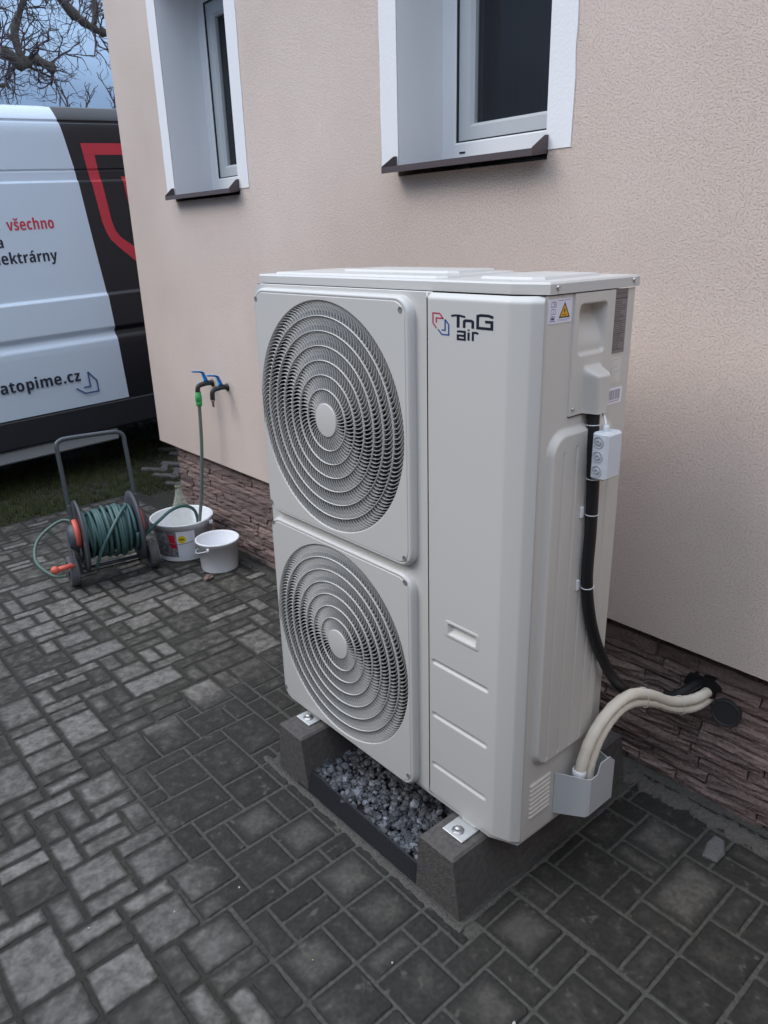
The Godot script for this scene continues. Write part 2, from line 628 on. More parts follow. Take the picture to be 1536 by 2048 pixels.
const LAYOUT := "-45,10,-43,13 -43,11,-41,13 -43,13,-40,14 -42,10,-40,11 -40,10,-37,12 -40,12,-39,14 -39,7,-37,8 -39,8,-38,10 -39,12,-37,13 -39,13,-37,15 -38,3,-37,5 -38,5,-37,7 -38,8,-36,10 -37,2,-35,4 -37,4,-35,5 -37,5,-35,8 -37,10,-36,12 -37,12,-35,14 -37,14,-35,15 -36,8,-34,9 -35,4,-34,6 -35,6,-33,8 -35,12,-34,14 -34,4,-31,6 -34,8,-33,10 -34,11,-32,13 -34,13,-32,14 -33,7,-31,9 -31,10,-29,13 -30,14,-29,16 -29,2,-28,5 -29,12,-28,14 -28,9,-26,10 -27,10,-25,12 -25,9,-23,12 -24,14,-21,16 -24,16,-22,18 -22,8,-19,10 -20,7,-18,8 -20,11,-17,13 -19,8,-17,9 -19,9,-17,11 -19,16,-18,18 -18,15,-16,17 -18,17,-17,19 -16,10,-13,12 -16,12,-14,14 -16,19,-15,21 -15,15,-13,16 -15,16,-14,18 -15,18,-13,19 -15,19,-14,21 -14,12,-12,15 -13,10,-11,12 -13,15,-12,17 -13,17,-11,19 -12,15,-10,17 -12,19,-10,20 -12,20,-11,22 -11,11,-9,13 -11,17,-10,19 -11,20,-8,22 -10,14,-8,16 -10,16,-9,18 -10,18,-9,20 -9,10,-7,12 -9,12,-7,14 -9,16,-7,18 -8,18,-6,20 -7,9,-6,11 -7,11,-6,13 -7,13,-6,15 -7,15,-5,17 -6,9,-4,10 -6,10,-4,12 -6,12,-5,14 -5,12,-4,14 -5,17,-3,18 -4,10,-2,12 -4,12,-2,13 -4,13,-2,15 -2,10,-1,11 -2,11,-1,13 -2,13,0,15 -1,0,1,1 -1,1,1,3 -1,5,1,6 -1,6,1,7 -1,11,1,13 0,-2,3,0 0,3,2,5 0,7,2,9 0,9,1,11 1,0,3,2 1,2,3,3 1,5,4,7 1,9,3,10 1,10,3,12 2,3,3,5 2,7,3,9 3,-1,4,1 3,1,5,4 3,4,5,5 3,7,5,8 3,8,5,10 4,-1,7,0 4,0,7,1 4,5,5,7 5,1,6,3 5,3,7,5 5,5,7,7"
const TX0 := -4.25
const TX1 := 1.75
const TZ0 := -0.10
const TZ1 := 2.75

func damp_at(x: float, z: float) -> float:       # how much moss and damp lies on the stones near the wall and the unit
	var dx := maxf(maxf(-0.95 - x, x - 0.0), 0.0)
	if x > 0.0:
		dx = maxf(x - 1.3, 0.0) * 0.5
	var dz := maxf(z - 0.86, 0.0)
	return 1.0 - smoothstep(0.12, 0.80, Vector2(dx * 0.9, dz * 1.1).length())

func paving() -> void:
	var cells := {}
	var list := []
	for q in LAYOUT.split(" "):
		var v := q.split_floats(",")
		list.append(Rect2i(int(v[0]), int(v[1]), int(v[2] - v[0]), int(v[3] - v[1])))
	for r in list:
		for i in range(r.position.x, r.end.x):
			for j in range(r.position.y, r.end.y):
				cells[Vector2i(i, j)] = true
	var sizes := [Vector2i(2, 2), Vector2i(3, 2), Vector2i(2, 1), Vector2i(1, 2), Vector2i(2, 3), Vector2i(3, 2), Vector2i(2, 1), Vector2i(1, 2)]
	for j in range(-3, 36):
		for i in range(-63, 24):
			if cells.has(Vector2i(i, j)):
				continue
			var got := Vector2i(1, 1)
			var k0 := rng.randi() % sizes.size()
			for k in sizes.size():
				var sz: Vector2i = sizes[(k0 + k) % sizes.size()]
				var free := true
				for a in sz.x:
					for b in sz.y:
						if cells.has(Vector2i(i + a, j + b)):
							free = false
				if free:
					got = sz
					break
			for a in got.x:
				for b in got.y:
					cells[Vector2i(i + a, j + b)] = true
			list.append(Rect2i(i, j, got.x, got.y))
	# to metres, cut at the wall, the foundations and the lawn
	var rects := []
	var looks := []
	var seen := LAYOUT.split(" ").size()
	var even := ["0,7,2,2", "1,10,2,2", "-4,10,2,2", "-7,11,1,2", "-6,10,2,2", "3,1,2,3", "1,0,2,2", "1,2,2,1", "4,-1,3,1", "-9,10,2,2", "-4,13,2,2", "-2,12,2,1", "-2,11,1,2", "-11,11,2,2"]
	var at := -1
	for r in list:
		at += 1
		var x0: float = GX + GM * warp(r.position.x)
		var x1: float = GX + GM * warp(r.end.x)
		var z0: float = GZ + GM * r.position.y
		var z1: float = GZ + GM * r.end.y
		z0 = maxf(z0, -0.03)
		x0 = maxf(x0, -4.13)
		if z0 < 0.84 and z1 > 0.84 and x1 > -0.97 and x0 < -0.05:
			if minf(x1, -0.05) - maxf(x0, -0.97) > 0.02:
				z0 = 0.84
		elif z0 < 0.84 and x1 > -0.97 and x0 < -0.05:
			if x0 < -0.97:
				x1 = -0.97
			elif x1 > -0.05:
				x0 = -0.05
			else:
				continue
		if x1 - x0 < 0.025 or z1 - z0 < 0.025:
			continue
		rects.append(Rect2(x0, z0, x1 - x0, z1 - z0))
		looks.append(2 if even.has("%d,%d,%d,%d" % [r.position.x, r.position.y, r.size.x, r.size.y]) else (1 if at < seen else 0))
	# colour and relief of the stones: worn pale faces, moss creeping in from the joints, damp near the unit
	var W := 2048
	var H := 972
	var sx := (TX1 - TX0) / W
	var sz := (TZ1 - TZ0) / H
	var n1 := fnl(0.018, 31, FastNoiseLite.TYPE_SIMPLEX_SMOOTH, 4).get_seamless_image(512, 512).get_data()
	var n2 := fnl(0.16, 32, FastNoiseLite.TYPE_SIMPLEX_SMOOTH, 3).get_seamless_image(512, 512).get_data()
	var n3 := fnl(0.055, 33, FastNoiseLite.TYPE_SIMPLEX_SMOOTH, 4).get_seamless_image(512, 512).get_data()
	var col := PackedByteArray()
	col.resize(W * H * 3)
	var hgt := PackedByteArray()
	hgt.resize(W * H)
	for y in H:
		var z := TZ0 + (y + 0.5) * sz
		for x in W:
			var xm := TX0 + (x + 0.5) * sx
			var p := y * W + x
			var k := (y & 511) * 512 + (x & 511)
			var g := (n2[k] - 128) / 128.0
			var dmp := damp_at(xm, z)
			var v := lerpf(0.026, 0.068, smoothstep(0.25, 0.7, dmp + (n1[k] - 128) / 400.0)) * (1.0 + 0.35 * g)
			var cr := pow(maxf(v, 0.0), 0.4545)
			col[p * 3] = int(cr * 255)
			col[p * 3 + 1] = int(cr * 255)
			col[p * 3 + 2] = int(cr * 255 * (0.89 if dmp < 0.4 else 0.94))
			hgt[p] = 100 + int(60 * g)
	for ri in rects.size():
		var r: Rect2 = rects[ri]
		var look: int = looks[ri]
		var tone := rng.randf_range(0.80, 1.15)
		var amp := rng.randf_range(0.72, 1.05)
		if look == 0:
			amp = rng.randf_range(0.05, 0.42) if rng.randf() < 0.72 else rng.randf_range(0.5, 0.95)
		var amp2 := rng.randf_range(0.02, 0.40)
		if look == 2:
			amp2 = rng.randf_range(0.72, 1.0)
		var soft := rng.randf_range(0.010, 0.026)
		var px0: int = maxi(0, int((r.position.x - TX0) / sx))
		var px1: int = mini(W - 1, int((r.end.x - TX0) / sx) + 1)
		var py0: int = maxi(0, int((r.position.y - TZ0) / sz))
		var py1: int = mini(H - 1, int((r.end.y - TZ0) / sz) + 1)
		for y in range(py0, py1):
			var z := TZ0 + (y + 0.5) * sz
			var ez: float = minf(z - r.position.y, r.end.y - z)
			for x in range(px0, px1):
				var xm := TX0 + (x + 0.5) * sx
				var e: float = minf(ez, minf(xm - r.position.x, r.end.x - xm)) - 0.0045
				if e < 0.0:
					continue
				var p := y * W + x
				var k := (y & 511) * 512 + (x & 511)
				var a := (n1[k] - 128) / 128.0
				var g := (n2[k] - 128) / 128.0
				var h := (n3[k] - 128) / 128.0
				var dmp := damp_at(xm, z) + a * 0.22
				# dry side: pale worn faces, dark moss spreading in softly from the joints
				var clean := smoothstep(0.0, soft, e + 0.0035 * h) * clampf(amp + 0.34 * h + 0.22 * a, 0.0, 1.0)
				var dry := lerpf(0.034 * (1.0 + 0.18 * g), 0.165 * tone * (1.0 + 0.28 * g + 0.24 * h), clean)
				# damp side: dark stones, some worn paler in the middle
				var worn := smoothstep(0.001, 0.045, e + 0.004 * h) * clampf(amp2 + 0.42 * h + 0.18 * a, 0.0, 1.0)
				var wet := lerpf(0.0245 * tone, 0.082 * tone, worn) * (1.0 + 0.32 * g)
				wet = lerpf(wet, 0.105, 0.65 * smoothstep(0.42, 0.75, h * 0.8 + g * 0.25 - a * 0.3))
				var f := smoothstep(0.25, 0.75, dmp)
				var v := lerpf(dry, wet, f)
				var cr := pow(maxf(v, 0.001), 0.4545) * 255.0
				var mo := (1.0 - clean) * (1.0 - f) + f * 0.6
				col[p * 3] = mini(255, int(cr * 1.012))
				col[p * 3 + 1] = mini(255, int(cr * (0.985 - 0.005 * mo)))
				col[p * 3 + 2] = mini(255, int(cr * (0.955 - 0.045 * mo)))
				hgt[p] = clampi(int(128 + 50 * g + 40 * h), 0, 255)
	var cim := Image.create_from_data(W, H, false, Image.FORMAT_RGB8, col)
	var him := Image.create_from_data(W, H, false, Image.FORMAT_L8, hgt)
	var pm := StandardMaterial3D.new()
	pm.albedo_texture = ImageTexture.create_from_image(cim)
	pm.roughness = 0.72
	pm.metallic_specular = 0.35
	pm.heightmap_enabled = true
	pm.heightmap_texture = ImageTexture.create_from_image(him)
	pm.heightmap_scale = 0.35
	# the bedding that shows in the joints
	var root := Node3D.new()
	root.name = "pavement"
	struct(root)
	add_child(root)
	var bed := mst(true)
	var us := span(TX0 + 0.1, TX1, 0.25)
	var vs := span(TZ1, TZ0, 0.25)
	for j in vs.size() - 1:
		for i in us.size() - 1:
			var c := [Vector2(us[i], vs[j]), Vector2(us[i], vs[j + 1]), Vector2(us[i + 1], vs[j + 1]), Vector2(us[i + 1], vs[j])]
			for n in [0, 1, 2, 0, 2, 3]:
				bed.set_uv(Vector2((c[n].x - TX0) / (TX1 - TX0), (c[n].y - TZ0) / (TZ1 - TZ0)))
				bed.add_vertex(Vector3(c[n].x, gy(c[n].x, c[n].y) - 0.0026, c[n].y))
	part(root, bed, "joint_bedding", pm)
	# largest in view first
	var ct := Transform3D(get_node("camera").transform).affine_inverse()
	var order := []
	for i in rects.size():
		var r: Rect2 = rects[i]
		var c := ct * Vector3(r.get_center().x, 0, r.get_center().y)
		var score := 0.0
		if c.z < -0.1:
			var u := c.x / -c.z / 0.513
			var w := c.y / -c.z / 0.684
			score = r.get_area() * 1.65 / pow(c.length(), 3)
			if absf(u) > 1.1 or absf(w) > 1.1:
				score *= 0.0001
		order.append([-score, i])
	order.sort()
	var rest := mst(false)
	for n in order.size():
		var r: Rect2 = rects[order[n][1]]
		if n < 298:
			var s := mst(false)
			paver(s, r)
			part(root, s, "paver", pm)
		else:
			paver(rest, r)
	var ro := part(root, rest, "paver_field", pm)
	ro.set_meta("kind", "stuff")

func paver(s: SurfaceTool, r: Rect2) -> void:
	var gap := 0.0026
	var c := r.get_center()
	var lift := rng.randf_range(-0.0012, 0.0014)
	var tilt := Vector2(rng.randf_range(-0.006, 0.006), rng.randf_range(-0.006, 0.006))
	var hx := r.size.x * 0.5 - gap
	var hz := r.size.y * 0.5 - gap
	var per := PackedVector2Array()
	var cut := 0.009
	var corners := [Vector2(-hx, -hz), Vector2(hx, -hz), Vector2(hx, hz), Vector2(-hx, hz)]
	for k in 4:
		var a: Vector2 = corners[k]
		var b: Vector2 = corners[(k + 1) % 4]
		var d := (b - a).normalized()
		var L := (b - a).length()
		var nn := Vector2(-d.y, d.x)
		per.append(a + d * cut * rng.randf_range(0.5, 1.4))
		var m := 4 if L > 0.12 else 2
		for q in m:
			per.append(a + d * L * (q + 1.0) / (m + 1) + nn * rng.randf_range(-0.0008, 0.0030))
		per.append(b - d * cut * rng.randf_range(0.5, 1.4))
	var n := per.size()
	var top := []
	var edge := []
	var foot := []
	for k in n:
		var p := per[k]
		var ins := p * (1.0 - 0.0055 / maxf(p.length(), 0.01))
		var yt := lift + tilt.x * p.x + tilt.y * p.y
		var e := rng.randf_range(-0.0005, 0.0003)
		top.append(Vector3(c.x + ins.x, gy(c.x + ins.x, c.y + ins.y) + yt + e * 0.4, c.y + ins.y))
		edge.append(Vector3(c.x + p.x, gy(c.x + p.x, c.y + p.y) + yt - 0.0036 + e, c.y + p.y))
		foot.append(Vector3(c.x + p.x, gy(c.x + p.x, c.y + p.y) - 0.012, c.y + p.y))
	var mid := Vector3(c.x, gy(c.x, c.y) + lift + 0.0006, c.y)
	for k in n:
		var l := (k + 1) % n
		uvtri(s, mid, top[k], top[l])
		uvtri(s, top[k], edge[k], edge[l])
		uvtri(s, top[k], edge[l], top[l])
		uvtri(s, edge[k], foot[k], foot[l])
		uvtri(s, edge[k], foot[l], edge[l])

func uvtri(s: SurfaceTool, a: Vector3, b: Vector3, c: Vector3) -> void:
	for p in [a, b, c]:
		s.set_uv(Vector2((p.x - TX0) / (TX1 - TX0), (p.z - TZ0) / (TZ1 - TZ0)))
		s.add_vertex(p)

# ---------------------------------------------------------------- house
const PY := 0.508
func house() -> void:
	var h := thing("house", Vector3(-0.5, 0, -3.5), "pale pink rendered house with white window surrounds and stone plinth", "house")
	var wx := [[-2.852, -2.226], [-1.17, -0.535]]
	var y0 := 1.885
	var y1 := 2.80
	var wt := 0.36
	var top := 5.2
	var s := mst(false)
	var xs := [-3.43, -2.852, -2.226, -1.17, -0.535, 2.4]
	for i in [0, 2, 4]:
		box(s, Vector3((xs[i] + xs[i + 1]) / 2, (PY + top) / 2, -wt / 2), Vector3(xs[i + 1] - xs[i], top - PY, wt))
	for i in [1, 3]:
		box(s, Vector3((xs[i] + xs[i + 1]) / 2, (PY + y0 - 0.03) / 2, -wt / 2), Vector3(xs[i + 1] - xs[i], y0 - 0.03 - PY, wt))
		box(s, Vector3((xs[i] + xs[i + 1]) / 2, (y1 + top) / 2, -wt / 2), Vector3(xs[i + 1] - xs[i], top - y1, wt))
	part(h, s, "wall", M.plaster)
	# the other walls, and the wing of the house that comes forward on the right
	var o := mst(false)
	box(o, Vector3(-3.43 + wt / 2, (PY + top) / 2, -3.68), Vector3(wt, top - PY, 6.64))
	box(o, Vector3(-0.185, (PY + top) / 2, -6.82), Vector3(5.76, top - PY, wt))
	box(o, Vector3(2.7 + wt / 2, (PY + top) / 2, -3.66), Vector3(wt, top - PY, 6.68))
	box(o, Vector3(2.7 + wt / 2, (PY + 2.9) / 2, 2.85), Vector3(wt, 2.9 - PY, 6.34))
	box(o, Vector3(2.55, (PY + top) / 2, -0.18), Vector3(0.298, top - PY, 0.352))
	part(h, o, "wall", M.plaster)
	var rf := mst(false)
	box(rf, Vector3(-0.365, top + 0.1, -3.5), Vector3(6.1, 0.2, 7.1))
	box(rf, Vector3(4.2, 3.0, 2.85), Vector3(2.98, 0.2, 6.3))
	box(rf, Vector3(4.2, top + 0.1, -3.6), Vector3(2.98, 0.2, 6.6))
	part(h, rf, "roof", M.roof)
	var fl := mst(false)
	box(fl, Vector3(-0.4, 0.9, -3.5), Vector3(5.4, 0.1, 6.2))
	part(h, fl, "floor", M.dark_room)
	for k in 2:
		window(h, wx[k][0], wx[k][1], y0, y1, k)
	plinth(h)

func wavy_frame(s: SurfaceTool, x0: float, x1: float, y0: float, y1: float, w: float, z: float) -> void:
	# hand-painted band round the opening: straight inside, slightly wavering outside
	var nz := fnl(3.0, 40)
	var segs := []
	for side in [-1.0, 1.0]:
		var xi := x0 if side < 0 else x1
		var ys := span(y0 - 0.005, y1 + w, 0.06)
		for k in ys.size() - 1:
			var wa: float = w + 0.004 * nz.get_noise_2d(xi * 7.0, ys[k] * 3.0)
			var wb: float = w + 0.004 * nz.get_noise_2d(xi * 7.0, ys[k + 1] * 3.0)
			var a := Vector3(xi, ys[k], z)
			var b := Vector3(xi, ys[k + 1], z)
			var c := Vector3(xi + side * wb, ys[k + 1], z)
			var d := Vector3(xi + side * wa, ys[k], z)
			var back := Vector3(0, 0, -z)
			if side < 0:
				quad(s, d, c, b, a)
				quad(s, d + back, c + back, c, d)
			else:
				quad(s, a, b, c, d)
				quad(s, d, c, c + back, d + back)
		var e: float = xi + side * (w + 0.002)
		quad(s, Vector3(minf(e, xi), y0 - 0.005, 0), Vector3(minf(e, xi), y0 - 0.005, z), Vector3(maxf(e, xi), y0 - 0.005, z), Vector3(maxf(e, xi), y0 - 0.005, 0))
	box(s, Vector3((x0 + x1) / 2, y1 + w / 2, z / 2), Vector3(x1 - x0, w, z))

func window(h: Node3D, x0: float, x1: float, y0: float, y1: float, k: int) -> void:
	var w := holder(h, "window")
	var d := -0.213
	# painted surround and reveals
	var s := mst(false)
	wavy_frame(s, x0 + 0.004, x1 - 0.004, y0, y1 - 0.004, 0.086, 0.0028)
	var t := 0.004
	box(s, Vector3(x0 + t / 2, (y0 + y1) / 2, d / 2), Vector3(t, y1 - y0 + 0.01, -d))
	box(s, Vector3(x1 - t / 2, (y0 + y1) / 2, d / 2), Vector3(t, y1 - y0 + 0.01, -d))
	box(s, Vector3((x0 + x1) / 2, y1 - t / 2, d / 2), Vector3(x1 - x0 - 2 * t, t, -d))
	part(w, s, "surround", M.white_plaster)
	# outer frame, sash, gasket, pane
	var fz := d - 0.035
	var fw := 0.062
	var fb := 0.072
	var f := mst(false)
	ring_frame(f, x0 + t, x1 - t, y0 + 0.006, y1 - t, fw, fb, d - 0.07, d, 0.004)
	part(w, f, "frame", M.pvc)
	for q in ([0.16, 0.82] if k == 1 else []):
		var dm := mst(false)
		box(dm, Vector3(lerpf(x0, x1, q), y0 + 0.045, d + 0.0008), Vector3(0.026, 0.006, 0.002))
		part(w, dm, "drain_slot", M.gasket)
	var g := mst(false)
	var gx0 := x0 + t + fw
	var gx1 := x1 - t - fw
	var gy0 := y0 + 0.006 + fb
	ring_frame(g, gx0, gx1, gy0 + 0.001, y1 - t - fw, 0.006, 0.004, d - 0.06, d - 0.006, 0.0)
	part(w, g, "gasket", M.gasket)
	var sh := mst(false)
	ring_frame(sh, gx0 + 0.006, gx1 - 0.006, gy0 + 0.005, y1 - t - fw - 0.006, 0.062, 0.052, d - 0.065, d - 0.012, 0.012)
	part(w, sh, "sash", M.pvc_dirty)
	var p := mst(false)
	box(p, Vector3((x0 + x1) / 2, (y0 + y1) / 2, d - 0.04), Vector3(x1 - x0 - 0.2, y1 - y0 - 0.22, 0.004))
	part(w, p, "pane", M.pane)
	var db := mst(true)
	relief(db, span(x0 - 0.2, x1 + 0.2, 0.012), [y0 - 0.1, y1 + 0.1], func(u, v): return Vector3(u, v, d - 0.22 + 0.016 * sin(u * 62.0) + 0.01 * sin(u * 23.0 + 1.0)))
	part(w, db, "curtain", mat(Color(0.10, 0.11, 0.13), 0.9))
	# brown metal sill with folded end caps
	var si := mst(false)
	var sx0 := x0 - 0.002
	var sx1 := x1 + 0.002
	var out: float = [0.055, 0.072][k]
	var pr := PackedVector2Array([Vector2(0.215, 0.022), Vector2(-out, 0.0), Vector2(-out, -0.019), Vector2(-out + 0.002, -0.019), Vector2(-out + 0.003, -0.003), Vector2(0.215, 0.019)])
	prism(si, pr, 0, sx1 - sx0, Transform3D(Basis(Vector3(0, 0, -1), Vector3(0, 1, 0), Vector3(1, 0, 0)), Vector3(sx0, y0 - 0.004, 0)))
	part(w, si, "sill", M.sill)
	for e in 2:
		var ec := mst(false)
		var ep := PackedVector2Array([Vector2(0.0, 0.036), Vector2(-0.018, 0.034), Vector2(-out - 0.001, 0.0), Vector2(-out - 0.001, -0.021), Vector2(-out + 0.006, -0.021), Vector2(0.0, -0.012)])
		prism(ec, ep, 0, 0.002, Transform3D(Basis(Vector3(0, 0, -1), Vector3(0, 1, 0), Vector3(1, 0, 0)), Vector3(sx0 - 0.002 if e == 0 else sx1, y0 - 0.002, 0)))
		part(w, ec, "sill_end_cap", M.sill)

func ring_frame(s: SurfaceTool, x0: float, x1: float, y0: float, y1: float, w: float, wb: float, z0: float, z1: float, slope: float) -> void:
	# four mitred bars: outer edge, face, inner edge (the inner edge may slope back)
	var o := [Vector2(x0, y0), Vector2(x1, y0), Vector2(x1, y1), Vector2(x0, y1)]
	var i := [Vector2(x0 + w, y0 + wb), Vector2(x1 - w, y0 + wb), Vector2(x1 - w, y1 - w), Vector2(x0 + w, y1 - w)]
	var m := []
	for k in 4:
		m.append(i[k].lerp(o[k], minf(0.5, slope / maxf(w, 0.001))))
	for k in 4:
		var l := (k + 1) % 4
		quad(s, v3(o[l], z1), v3(o[k], z1), v3(m[k], z1), v3(m[l], z1))
		quad(s, v3(m[l], z1), v3(m[k], z1), v3(i[k], z1 - slope), v3(i[l], z1 - slope))
		quad(s, v3(i[l], z1 - slope), v3(i[k], z1 - slope), v3(i[k], z0), v3(i[l], z0))
		quad(s, v3(o[k], z1), v3(o[l], z1), v3(o[l], z0), v3(o[k], z0))

func v3(p: Vector2, z: float) -> Vector3:
	return Vector3(p.x, p.y, z)

func plinth(h: Node3D) -> void:
	var pl := holder(h, "plinth")
	var core := mst(false)
	box(core, Vector3(-0.27, 0.19, -0.22), Vector3(6.08, 0.63, 0.27))
	box(core, Vector3(-3.15, 0.19, -3.5), Vector3(0.3, 0.63, 6.3))
	box(core, Vector3(2.92, 0.19, 0.0), Vector3(0.28, 0.63, 12.0))
	part(pl, core, "core", mat(Color(0.10, 0.075, 0.068), 0.95))
	var tones := []
	var base := [Color(0.175, 0.128, 0.118), Color(0.21, 0.152, 0.138), Color(0.150, 0.108, 0.10), Color(0.24, 0.175, 0.158), Color(0.20, 0.135, 0.124)]
	for b in base:
		var tm := grain(mat(b * 1.35, 0.95), M.rough_tex, 9.0, 0.5)
		tm.albedo_texture = M.mottle
		tones.append(tm)
	var y := -0.03
	var count := 0
	while y < PY - 0.004:
		var hh := rng.randf_range(0.030, 0.050)
		if PY - y - hh < 0.022:
			hh = PY - y - 0.002
		var x := -3.325 + rng.randf_range(-0.01, 0.01)
		while x < 1.15:
			var L := rng.randf_range(0.12, 0.30)
			if x < -3.2: L = rng.randf_range(0.08, 0.2)
			if count < 298:
				var s := mst(false)
				stone(s, x + 0.002, minf(x + L, 1.2) - 0.002, y + 0.0015, y + hh - 0.0015)
				part(pl, s, "stone", tones[rng.randi() % tones.size()])
				count += 1
			x += L
		y += hh

func stone(s: SurfaceTool, x0: float, x1: float, y0: float, y1: float) -> void:
	# a split-faced strip: rough front, back to the core
	var nx := maxi(3, int((x1 - x0) / 0.045))
	var proud := rng.randf_range(0.005, 0.015)
	var rows := []
	var sh := rng.randf_range(-0.006, 0.006)
	for j in 4:
		var row := []
		for i in nx + 1:
			var u := float(i) / nx
			var v := j / 3.0
			var x := lerpf(x0, x1, u) + (rng.randf_range(-0.006, 0.006) if i > 0 and i < nx else rng.randf_range(-0.001, 0.001))
			var yy := lerpf(y0, y1, v)
			if j == 0 or j == 3:
				yy += rng.randf_range(-0.0025, 0.0015) * (1.0 if j == 3 else -1.0)
			else:
				yy += rng.randf_range(-0.004, 0.004)
			var zz := -0.060 + proud + rng.randf_range(-0.004, 0.004) + sh * (v - 0.5)
			if j == 0 or j == 3 or i == 0 or i == nx:
				zz -= rng.randf_range(0.002, 0.007)
			row.append(Vector3(x, yy, zz))
		rows.append(row)
	for j in 3:
		for i in nx:
			quad(s, rows[j][i], rows[j + 1][i], rows[j + 1][i + 1], rows[j][i + 1])
	var bk := -0.088
	for i in nx:
		var a: Vector3 = rows[3][i]
		var b: Vector3 = rows[3][i + 1]
		quad(s, a, Vector3(a.x, a.y, bk), Vector3(b.x, b.y, bk), b)
		a = rows[0][i]
		b = rows[0][i + 1]
		quad(s, a, b, Vector3(b.x, b.y, bk), Vector3(a.x, a.y, bk))
	for j in 3:
		var a: Vector3 = rows[j][0]
		var b: Vector3 = rows[j + 1][0]
		quad(s, a, Vector3(a.x, a.y, bk), Vector3(b.x, b.y, bk), b)
		a = rows[j][nx]
		b = rows[j + 1][nx]
		quad(s, a, b, Vector3(b.x, b.y, bk), Vector3(a.x, a.y, bk))

